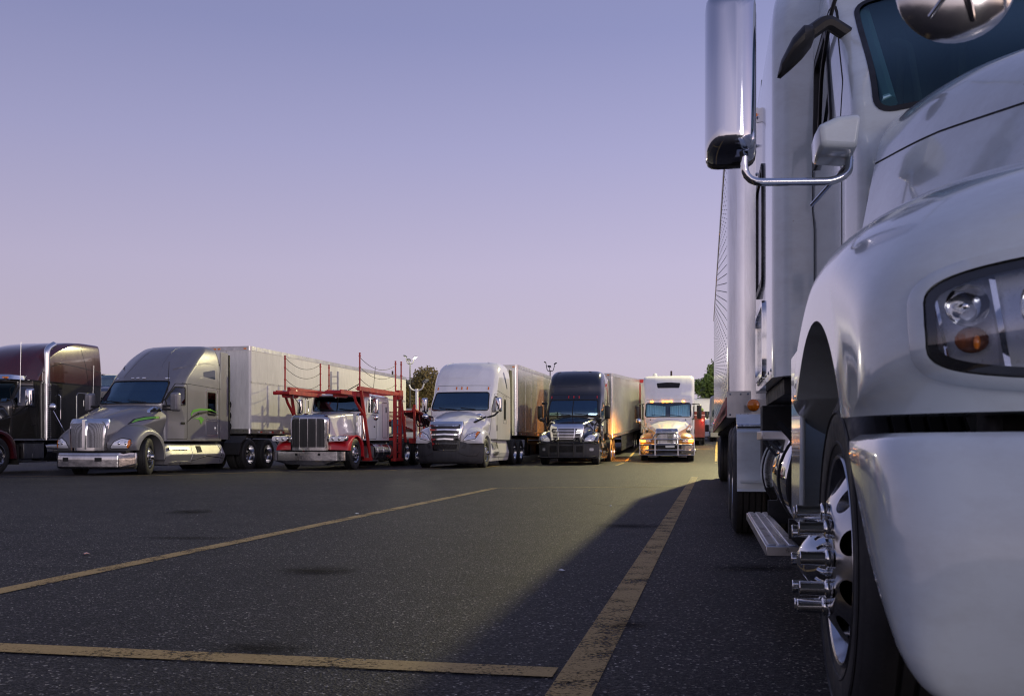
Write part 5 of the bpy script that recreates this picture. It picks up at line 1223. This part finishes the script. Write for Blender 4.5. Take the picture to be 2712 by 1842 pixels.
    mb = MB(); mb.tube([(.36,5.15,.95),(.45,5.1,.85),(.40,5.12,.62),(.48,5.16,.4)], .018, 8, fil=.08); mb.tube([(.36,5.9,.86),(.5,5.4,.72)], .008, 6); mb.build('air_hose', matte, t)
    MB().box(.335,.62,6.2,6.75,.87,.925).build('upper_step', alu, t, bevel=.006)
    MB().tube([(.35,6.2,.86),(.5,5.9,.66)], .008, 6).build('step_stay', matte, t)
    mb = MB(); mb.box(.55,.95,4.3,5.1,.42,1.0); mb.build('battery_box', frame_m, t, bevel=.02)
    mb = MB(); mb.box(.262,.405,4.5,6.62,.355,.40); o = mb.build('running_board', alu, t, bevel=.004)
    mb = MB()
    for i in range(3): x0 = .272+i*.044; mb.box(x0,x0+.034,4.52,6.6,.400,.406)
    o2 = mb.build('tread_ridge', alu, o, bevel=.003); mb = MB()
    for i in range(3):
        for k in range(95): x0 = .276+i*.044; y = 4.53+k*.0218; mb.box(x0,x0+.026,y,y+.008,.406,.4085)
    mb.build('tread_grip', alu, o)
    for y in (4.75,6.3): MB().box(.38,.7,y,y+.05,.36,.50).build('step_bracket', frame_m, o)
    mb = MB(); mb.box(.62,.68,4.2,4.24,.45,.55); mb.box(XC-.48,XC-.38,1.9,12.5,.62,.92); mb.box(XC+.38,XC+.48,1.9,12.5,.62,.92); mb.box(XC-.6,XC+.6,2.2,3.9,.55,1.1); mb.cyl((.7,3.05,.51),(2.4,3.05,.51),.06,n=10)
    mb.cyl((.6,9.75,.51),(2.5,9.75,.51),.08,n=10); mb.cyl((.6,11.05,.51),(2.5,11.05,.51),.08,n=10); mb.box(XC-.85,XC+.85,4.3,8.0,.95,1.14); mb.build('chassis', frame_m, t)
    MB().box(.45,1.0,8.2,8.5,.62,1.15).build('deck_plate', frame_m, t)
    for s in (-1,1):
        for y in (9.75,11.05): wheel(t, XC+s*1.3, y, s, dual=True)
    for s in (-1, 1):
        x0, x1 = (XC+s*1.28, XC+s*.62)
        MB().prism([(9.12,.42),(9.14,.44),(9.2,.95),(9.3,1.06),(9.5,1.12),(9.5,1.10),(9.32,1.04),(9.22,.93),(9.16,.42)], x0, x1, 'x').build('quarter_fender', white, t)
        mb = MB(); mb.tube([(x0,9.14,1.0),(x1,9.14,1.0)], .025, 10); mb.build('fender_bar', chrome, t); MB().box(min(x0,x1)+.03,max(x0,x1),9.09,9.13,.50,.52).build('lower_bar', white, t)
    MB().box(.3,.36,7.6,7.66,.5,.9).build('bracket', frame_m, t) if False else None
    # side mirror with tube arms and its bracket block
    secs = []
    for y, k in ((3.90,.25),(3.902,.4),(3.908,.58),(3.922,.74),(3.945,.87),(3.985,.96),(4.06,1.0),(4.15,1.0)):
        secs.append([(.098+(px-.098)*(k if k < 1 else 1), y, 2.29+(pz-2.29)*(1-(1-k)*.3)) for px, pz in rr(-.002,.198,1.965,2.61,.05)])
    mo = MB().loft(secs).build('mirror', paint('blue_tinted_chrome', (.60,.62,.68), .05, metal=1, dirt=.08), t, sharp=50)
    MB().prism(rr(.012,.184,1.985,2.59,.04), 4.15,4.156,'y').build('mirror_glass', chrome, mo)
    MB().prism(rr(.0,.2,1.96,2.615,.05), 4.085,4.12,'y').build('mirror_trim', blackpl, mo)
    mb = MB(); mb.box(.11,.19,3.93,4.03,1.99,2.06); mb.build('mirror_clamp', chrome, mo, bevel=.02)
    mb = MB(); mb.tube([(.15,4.0,2.05),(.15,4.0,1.87),(.49,4.05,1.87),(.55,4.06,1.90),(.56,4.12,2.0)], .0155, 12, fil=.07); mb.build('mirror_arm', chrome, mo); mb = MB(); mb.tube([(.44,4.35,1.85),(.57,4.12,1.97)], .009, 8); mb.build('mirror_stay', chrome, mo); mb = MB(); mb.tube([(.1,4.05,2.66),(.1,4.05,2.78),(.6,4.7,2.95)], .0155, 10, fil=.06); mb.build('mirror_arm', chrome, mo)
    mb = MB(); mb.loft([[(x,y,z) for x, z in fillet2([(.43+e,1.985+e),(.57,1.97+e),(.585,2.115-e),(.50,2.11-e),(.425+e,2.08-e)], .02)] for y, e in ((3.98,.015),(4.0,.004),(4.12,0),(4.22,.0),(4.3,.02))]); o = mb.build('mirror_bracket', white, t, bevel=.012, seg=3)
    # look-down mirror on a black stalk
    secs = []
    for k, (px, pz, w) in enumerate(((.335,2.60,.01),(.35,2.63,.05),(.40,2.70,.085),(.45,2.75,.09),(.49,2.775,.06),(.50,2.78,.03))):
        secs.append([(px, 4.85+w*1.3*math.cos(a), pz-.02+w*.75*math.sin(a)) for a in np.linspace(0, 6.28, 17)[:-1]])
    o = MB().loft(secs).build('look_down_mirror', blackpl, t)
    mb = MB(); mb.tube([(.48,4.85,2.77),(.56,4.87,2.83),(.68,4.95,2.78)], .034, 8, fil=.03); mb.tube([(.66,4.95,2.78),(.67,4.9,2.70)], .02, 8); mb.build('mirror_stalk', blackpl, o)
    mb = MB(); mb.tube([(.66,4.95,3.1),(.6,5.0,2.95),(.585,5.3,2.75),(.60,5.6,2.4)], .010, 8, fil=.1); mb.build('window_channel', blackpl, t)
    # round hood mirror seen from behind
    c = V(.457,1.97,1.70)
    mb = MB(); secs = []
    def disc(off, r, n=40):
        return [c+V(math.cos(a)*r, off, math.sin(a)*r) for a in np.linspace(0, 2*math.pi, n+1)[:-1]]
    hm = MB().loft([disc(-.030,.004),disc(-.029,.03),disc(-.024,.06),disc(-.014,.088),disc(-.003,.102),disc(.002,.106),disc(.008,.106),disc(.010,.10)]).build('hood_mirror', alur, t, sharp=60)
    mb = MB()
    for a in (-.35, .9+math.pi, -1.25, 2.2): mb.tube([c+V(.015*math.cos(a),-.038,.015*math.sin(a)), c+V(.055*math.cos(a),-.034,.055*math.sin(a)), c+V(.082*math.cos(a),-.020,.082*math.sin(a))], .0045, 8)
    mb.cyl(c+V(0,-.05,0), c+V(0,-.02,0), .014, n=14); mb.build('mirror_spider', chromew, hm)
    mb = MB(); mb.tube([c+V(0,-.05,0), c+V(.12,-.06,-.015), c+V(.22,.0,-.08), (.85,2.2,1.55)], .009, 10, fil=.06); mb.build('mirror_arm', chromew, hm)
    return t
near_truck()
nt_ = trailer('tall polished riveted trailer behind the large white tractor at the right', trail_n, (XC*math.cos(R(YN))+10.0*math.sin(R(YN)), 10.0*math.cos(R(YN))-XC*math.sin(R(YN)), 0), YN, L=16.1, H=4.12, zf=1.12, cornr=.17, w=1.34, tape=False, bogie=(13.0,14.3))
arc = [(-1.34+.17-.176*math.cos(q), .17-.176*math.sin(q)) for q in np.linspace(.05, 1.5, 14)]
arci = [(-1.34+.17-.168*math.cos(q), .17-.168*math.sin(q)) for q in np.linspace(1.5, .05, 14)]
MB().loft([[(x, y, z) for x, y in arc+arci] for z in (1.36, 3.96)]).build('corner_skin', paint('polished_stainless', (.8,.8,.82), .09, metal=1, dirt=.12), nt_)
mb = MB(); rv = random.Random(2)
for i in range(26):
    y = .35+i*.61
    for k in range(28):
        z = 1.36+k*.093; mb.add([(-1.352,y,z),(-1.338,y-.009,z-.009),(-1.338,y+.009,z-.009),(-1.338,y+.009,z+.009),(-1.338,y-.009,z+.009)], [(0,1,2),(0,2,3),(0,3,4),(0,4,1)])
mb.build('rivet_row', trail_w, nt_, sharp=None)
MB().prism([(-1.345,.0)]*0 or rr(-1.352,-1.12,1.1,1.36,.01), -.02,.0,'y').build('corner_plate', alu, nt_)
o = MB().sphere((-1.10,-.05,1.22),.06,16,(1,.8,1)).build('corner_lamp', amber, nt_)
mb = MB(); [mb.sphere((x,-.022,z),.01,8) for x, z in ((-1.32,1.33),(-1.22,1.33),(-1.15,1.33),(-1.32,1.13),(-1.22,1.13),(-1.15,1.13))]; mb.build('plate_rivet', chromew, nt_)
mb = MB(); mb.box(-1.36,-1.34,0,16,1.12,1.3); mb.build('lower_trim', redd, nt_)
# ------------------------------------------------------------------ lot lights
def mast(label, loc, h, heads, m, lit=(), r=.09, hs=1., group='floodlight masts over the lot'):
    t = thing('lamp_post', label, 'lamp post', loc, 0, group)
    MB().tube([(0,0,0),(0,0,h)], r, 12, rs=[r*1.2, r*.8]).build('pole', m, t)
    for i, (dx, dy, up) in enumerate(heads):
        d = Vector((dx, dy, 0)); n = d.normalized(); e = d+V(0,0,up)
        a = MB().tube([(0,0,h-.1), d*.7+V(0,0,h-.05), e+V(0,0,h)], .04*hs+.02, 8, fil=.3).build('lamp_arm', m, t)
        c = e+V(0,0,h+.1); pl = V(-n.y, n.x, 0); u = (n*.75+V(0,0,.55)).normalized(); w = n.cross(pl)
        fw = u.cross(pl).normalized()
        if fw.z > 0: fw = -fw
        mb = MB(); S = .38*hs
        mb.loft([[c+pl*(px*S*k)+u*(pz*S*k+S*.6)+fw*(off*S) for px, pz in rr(-1,1,-.8,.8,.2)] for off, k in ((-.35,.5),(-.1,.95),(.25,1))])
        hd = mb.build('lamp_head', blackpl if m is not whiteb else darkgrey, t)
        mb = MB(); mb.loft([[c+pl*(px*S*k)+u*(pz*S*k+S*.6)+fw*(off*S) for px, pz in rr(-.88,.88,-.68,.68,.2)] for off, k in ((.25,1),(.27,.98))])
        mb.build('lamp_glass', lampon if i in lit else clearl, hd)
    return t
def P(px, py, D): return ((px-1356)/2637*D, D, EYE-(py-1173)/2637*D)
m1 = mast('dark lamp post with the one lit white floodlight, left of the white tractor', P(1086,1173,75)[:2]+(.0,), 6.9, [(.3,-.1,.25),(-.3,.1,.35),(-.1,.2,.1)], frame_m, lit=(0,), r=.06, hs=.42)
lamp('floodlight_glow', (P(1093,945,74)), 900, (1,.93,.72), .3)
mast('short white lamp post with two unlit square floodlights left of the white tractor', P(1104,1173,55)[:2]+(.0,), 3.85, [(-.42,-.1,.22),(.42,-.25,.26)], whiteb, r=.1, hs=.5)
mast('tall thin dark lamp post rising above the black tractor', P(1457,1173,110)[:2]+(1.3,), 7.6, [(-.45,0,.7),(.5,.2,.6),(-.05,.2,.3)], frame_m, r=.07, hs=.5)
LM = (15.2, 56.1)
mast('lamp post with yellow floodlights hidden behind the riveted trailer', LM+(0,), 16.1, [(-1.0,-.6,.2),(.9,-.8,.2)], frame_m, lit=(0,1))
lamp('yard_light', (LM[0]-.6, LM[1]-.6, 16.0), 36000, (1,.87,.42), .28)

# ------------------------------------------------------------------ far vehicles, buildings
trailer('cream box trailer far behind, between the car transporter and the white tractor', trail_w, P(1106,1173,74)[:2]+(0,), 30, L=12, H=3.45, tape=False, group=None or 'parked trailers in the back rows', bogie=(9,10.3))
trailer('cream box trailer in the back row, seen past the maroon tractor', trail_w, P(262,1173,60)[:2]+(0,), 25, L=12, H=4.9-.1, tape=False, group='parked trailers in the back rows', bogie=(9,10.3))
# dark blue car riding on the upper deck of another transporter behind the grey tractor
def car(label, m, loc, yaw, name='parked_car', cat='car', group=None):
    t = thing(name, label, cat, loc, yaw, group)
    body = hloft([(.0,.35,.7,.5,.78,.6,.65,.62),(.25,.25,.8,.5,.88,.72,.75,.76),(1.2,.22,.85,.6,.92,.88,.8,.93),(3.8,.22,.85,.6,.92,.92,.8,.97),(4.4,.25,.8,.6,.88,.92,.75,.95),(4.5,.35,.7,.55,.8,.8,.65,.82)], rs=.12, rt=.1, step=.1).build('body', m, t)
    gh = hloft([(1.15,.8,.7,.86,.75,.9,.7,.92),(1.9,.8,.75,.95,.78,1.38,.6,1.42),(3.2,.8,.75,.95,.78,1.42,.6,1.46),(4.2,.8,.7,.9,.72,1.0,.6,1.02)], rs=.1, rt=.15, step=.1).build('cabin_glass', gld, t)
    MB().loft([[(x, y, z+.012) for x, y in rr(-.58,.58,1.95,3.3,.15)] for z in (1.40,1.45)]).build('roof', m, t)
    for s in (-1,1):
        MB().sphere((s*.62,.08,.62),.12,10,(1.3,.6,.6)).build('headlight', clearl, t)
        for y in (.8,3.6):
            mb = MB(); mb.lathe([(.0,.0),(.0,.2),(.02,.22),(.02,.3),(-.0,.33),(-.2,.33),(-.22,.2)], (0,0,0), n=24); w_ = mb.build('wheel', rubber, t); w_.location = (s*.88,y,.33); w_.rotation_euler = (0,0,0 if s > 0 else math.pi)
            MB().cyl((.0,0,0),(.025,0,0),.2,n=16).build('rim', alur, w_)
    return t
bluep = paint('dark_blue_car_paint', (.012,.02,.05), .2, coat=1)
cx, cy, _ = P(272,1173,42)
car('dark blue car on a high transporter deck between the maroon and grey tractors', bluep, (cx+.4, cy, 2.42), -20)
t = thing('car_transporter_trailer', 'dark transporter frame carrying a dark blue car, seen between the maroon and grey tractors', 'trailer', (cx+.4, cy, 0), -20)
for s in (-1,1):
    MB().box(s*.7,s*1.1,-.3,6,2.33,2.41).build('wheel_runner', frame_m, t); MB().box(s*1.05,s*1.15,-.2,6,.9,1.1).build('frame_rail', frame_m, t)
    for y in (0, 2.8, 5.6): MB().box(s*1.08,s*1.16,y,y+.1,.9,2.4).build('deck_post', frame_m, t)
    for y in (3.6,4.8): wheel(t, s*1.15, y, s, dual=True)
mb = MB(); [mb.box(-1.1,1.1,y,y+.08,2.28,2.33) for y in (0,2,4,5.8)]; mb.box(-1.1,1.1,-.2,5.9,.82,.9); mb.build('cross_beam', frame_m, t)
# red trailer standing between the black tractor's trailer and the gold truck
x0, y0, _ = P(1697,1173,60)
def small_box(label, name, cat, m, x, y, yaw, L, H, zf, w=1.25):
    t = thing(name, label, cat, (x, y, zg(x, y)), yaw)
    lp = mirror_loop(fillet2([(0,0),(w,0),(w,L),(0,L)], [0,.06,.02,0], 4, closed=False))
    MB().loft([[(a, b, z) for a, b in lp] for z in (zf, H)]).build('trailer_wall', m, t)
    MB().box(-w,w,-.02,0,H-.25,H-.2).build('top_trim', alu, t); MB().box(-w+.2,w-.2,.3,L-.3,zf-.2,zf).build('underframe', frame_m, t)
    for s in (-1,1):
        for yy in (L-2.5,L-1.3): wheel(t, s*(w-.04), yy, s, dual=True)
        MB().box(s*.9,s*.98,2,2.1,.0,zf-.1).build('landing_leg', frame_m, t)
    return t
small_box('dark red box trailer showing as a narrow strip left of the white and gold truck', 'box_trailer', 'trailer', paint('dark_red_trailer', (.28,.012,.02), .35, dirt=.3), x0, y0, 12, 12, 4.0, 1.1)
# truck rear with lit red lamp behind the gold truck
x0, y0, _ = P(1846,1173,62)
t = small_box('dark red trailer end with a lit red lamp right of the gold truck', 'box_trailer', 'trailer', paint('worn_red_trailer', (.07,.008,.008), .4, dirt=.5), x0-.72, y0, 11, 7, 2.1, .5, w=1.2)
MB().sphere((1.05,-.05,1.55),.07,10).build('tail_lamp', redon, t); lamp('tail_lamp_light', (1.1,-.7,1.4), 30, (1,.04,.02), .06, t)
mb = MB(); mb.sphere((.9,.3,2.2),.2,12,(1.1,1,.8)); mb.build('load_cover', leaf2, t)
# white tractor far down the lane
def far_truck(label, m, x, y, yaw, mir=True, H=3.9):
    t = thing('semi_truck', label, 'truck', (x, y, zg(x, y)), yaw, 'trucks far down the lane')
    cab = vcab([(.95,2.0,.1,1.1,2.8,1.2,5.0,.15,.1),(2.0,1.9,.25,1.1,2.8,1.2,5.0,.2,.1),(2.7,2.35,.25,1.08,3,1.2,5.0,.2,.1),(3.3,2.6,.25,1.05,3.2,1.18,5.0,.3,.2),(H-.15,3.0,.2,.95,3.6,1.1,5,.3,.2),(H,3.4,.1,.8,4,.9,4.9,.2,.2)], step=.15).build('cab', m, t)
    b = bvh_of(cab); drape(b, fillet2([(-1,2.05),(1,2.05),(.95,2.65),(-.95,2.65)], .1), 'y', .006, step=.2).build('windshield', paint('far_glass'+label[:9], (.02,.03,.035), .05), t)
    hloft([(.1,.85,.6,1.1,.65,1.45,.55,1.5),(1.0,.85,.8,1.3,.9,1.6,.7,1.7),(2.2,.9,1.0,1.5,1.1,1.9,.9,2.0)], step=.15).build('hood', m, t)
    MB().box(-.5,.5,.02,.1,.8,1.4).build('grille', meshd, t); MB().box(-1.15,1.15,.0,.4,.35,.8).build('bumper', m, t, bevel=.06)
    for s in (-1,1):
        fender([(.3,.85),(.3,1.0),(.6,1.3),(1.1,1.35),(1.7,1.2),(2,.6)], [(.6,.85),(.62,1.0),(.8,1.1),(1.2,1.18),(1.7,1.0),(1.9,.5)], 1.25, .5, .62, s*.5, s*1.2, n=14, nx=5, a1=146).build('fender', m, t)
        MB().box(s*.75-.12,s*.75+.12,.3,.5,.9,1.1).build('headlight', clearl, t)
        wheel(t, s*1.17, 1.25, s); wheel(t, s*1.2, 6.2, s, dual=True)
        mirror(t, s*1.38, 2.1, 1.9, 2.5, s, blackpl, w=.2, d=.12, gz=False, arms=([(s*1.0,2.1,2.0),(s*1.38,2.1,2.0)],))
    MB().box(-1.28,1.28,5.6,18,1.15,4.0).build('trailer_box', trail_w, t) if False else None
    chassis(t, .6, 7.5)
    return t
x0, y0, _ = P(1862,1173,88); far_truck('far white tractor seen between the gold truck and the riveted trailer', whiteb, x0, y0, 11)
x0, y0, _ = P(1890,1173,80); far_truck('far grey tractor partly hidden by the riveted trailer at the end of the lane', silverp, x0+.9, y0, 11)
rc = random.Random(9)
for i, (px, d, m, lab) in enumerate(((1876,128,blackp,'small black car parked at the far end of the lane, left one'),(1886,122,maroon,'small dark red car parked at the far end of the lane, right one'),(1835,140,silverp,'grey car parked far away behind the gold truck'))):
    x, y, _ = P(px, 1173, d); car(lab, m, (x, y, zg(x, y)), 70, group='cars at the far end of the lane')
def building(label, x, y, w, d, h, m, yaw=0):
    t = thing('warehouse', label, 'building', (x, y, zg(x, y)-.3), yaw)
    MB().box(-w/2,w/2,0,d,0,h).build('wall', m, t); MB().box(-w/2-.2,w/2+.2,-.2,d+.2,h,h+.35).build('roof', alu, t)
    for k in range(int(w/6)):
        x_ = -w/2+3+k*6; MB().box(x_-1.6,x_+1.6,-.04,0,.0,3.4).build('dock_door', whiteb, t)
    return t
wallm = paint('warehouse_wall', (.5,.47,.4), .8, dirt=.15)
building('low cream warehouse behind the row of trucks on the left', -52, 150, 90, 25, 5.2, wallm, -6)
building('long cream warehouse beyond the middle of the row', 0, 175, 80, 20, 5.0, wallm, 4)
# power lines far away
def pole(x, y, h, lab):
    t = thing('utility_pole', lab, 'utility pole', (x, y, zg(x, y)), 10, 'utility poles beyond the lot')
    MB().tube([(0,0,0),(0,0,h)], .14, 8).build('pole', bark, t); MB().box(-1.2,1.2,-.06,.06,h-.9,h-.75).build('crossarm', bark, t)
pole(24,150,10,'wooden utility pole behind the gold truck'); pole(48,150,10,'wooden utility pole hidden behind the riveted trailer'); pole(-18,150,10,'wooden utility pole behind the white tractor')
for j, dz in enumerate((0,.5)):
    pts = [V(x, 150, zg(20,150)+9.2-dz*2-1.0*math.sin(math.pi*((x+18)%33)/33)) for x in range(-18, 49, 3)]
    tag(MB().tube(pts, .02, 4).build('power_line', frame_m, sharp=None), 'thin %s power line crossing the sky low behind the trucks' % ('upper' if j == 0 else 'lower'), 'cable')

# ------------------------------------------------------------------ trees
def tree(label, x, y, h, r, m, seed, n=2600, lobes=9, ls=.34, name='broadleaf_tree', group=None):
    rg = random.Random(seed); z0 = zg(x, y)
    t = thing(name, label, 'tree', (x, y, z0), 0, group)
    mb = MB(); mb.tube([(0,0,0),(.1,.05,h*.25),(-.05,.1,h*.5),(.1,0,h*.8)], .2, 8, rs=[.03*h+.08,.025*h+.04,.016*h,.03])
    cs = []
    for k in range(lobes):
        a = rg.random()*6.28; zz = h*(.42+.5*rg.random()); rad = r*(.75 if zz < h*.7 else .45)*rg.random()**.5
        c = V(rad*math.cos(a), rad*math.sin(a), zz); cs.append((c, r*rg.uniform(.35,.55)))
        mb.tube([(0,0,h*.25+rg.random()*h*.2), c*.6+V(0,0,zz*.3), c], .06, 5, rs=[.012*h+.02,.008*h+.02,.01])
    mb.build('trunk', bark, t)
    mb = MB(); vs = []; fs = []
    for k in range(n):
        c, R_ = cs[rg.randrange(len(cs))]
        d = V(rg.gauss(0,1), rg.gauss(0,1), rg.gauss(0,1)).normalized()*R_*rg.random()**.35*rg.choice((1,1,1,1.12,.8)); d.z *= .85
        p = c+d; a = V(rg.gauss(0,1), rg.gauss(0,1), rg.gauss(0,1)).normalized(); b = a.orthogonal().normalized(); s = ls*rg.uniform(.5,1.2)
        o = len(vs); vs += [p-a*s, p+b*s*.55, p+a*s, p-b*s*.55]; fs.append((o,o+1,o+2,o+3))
    mb.add(vs, fs); mb.build('crown', m, t, sharp=None, weld=False)
    return t
def tp(px, D): x, y, _ = P(px, 1173, D); return x, y
gtr = 'brown green trees behind the parked trailers'
for i, (px, D, h, r, lab) in enumerate(((1062,118,7.4,3.2,'rounded brown-green tree left of the short white lamp post'),(1090,122,7.6,3.4,'brown-green tree directly behind the two floodlight posts'),(1128,116,8.3,3.3,'tallest brown-green tree crown beside the white tractor roof'),(1160,120,7.4,3.2,'brown-green tree partly hidden by the white tractor windshield'))):
    x, y = tp(px, D); tree(lab, x, y, h, r, leaf1, 20+i, n=5500, ls=.2, group=gtr)
for i, (px, D, h, r, lab) in enumerate(((1880,100,5.8,2.4,'dense green tree between the gold truck and the riveted trailer'),(1895,92,7.6,2.1,'taller green tree showing beside the edge of the riveted trailer'),(1866,150,5.6,2.6,'lower green tree behind the far white tractor'),(1845,155,5.2,2.6,'small green tree top right of the gold truck mirror'))):
    x, y = tp(px, D); tree(lab, x, y, h, r, leaf2, 40+i, n=5000, ls=.18, group='green trees at the end of the lane')
rt = random.Random(12)
FT = ('at its far left end','second from the far left','third from the far left','behind the maroon tractor','behind the grey tractor hood','behind the grey tractor sleeper','behind the nose of the long white trailer','behind the car transporter rack','behind the two floodlight posts','behind the white tractor','behind the black tractor','behind the gold truck','behind the riveted trailer','at its far right end')
for i in range(14):
    x = -150+i*17+rt.uniform(-4,4); y = 215+rt.uniform(-8,8)
    tree('dark distant tree, number %d from the left of the far tree line' % (i+1) if False else 'distant tree of the far tree line, %s' % FT[i], x, y, rt.uniform(7.5,9), 4.5, leaf1, 60+i, n=700, ls=.8, group='distant tree line')
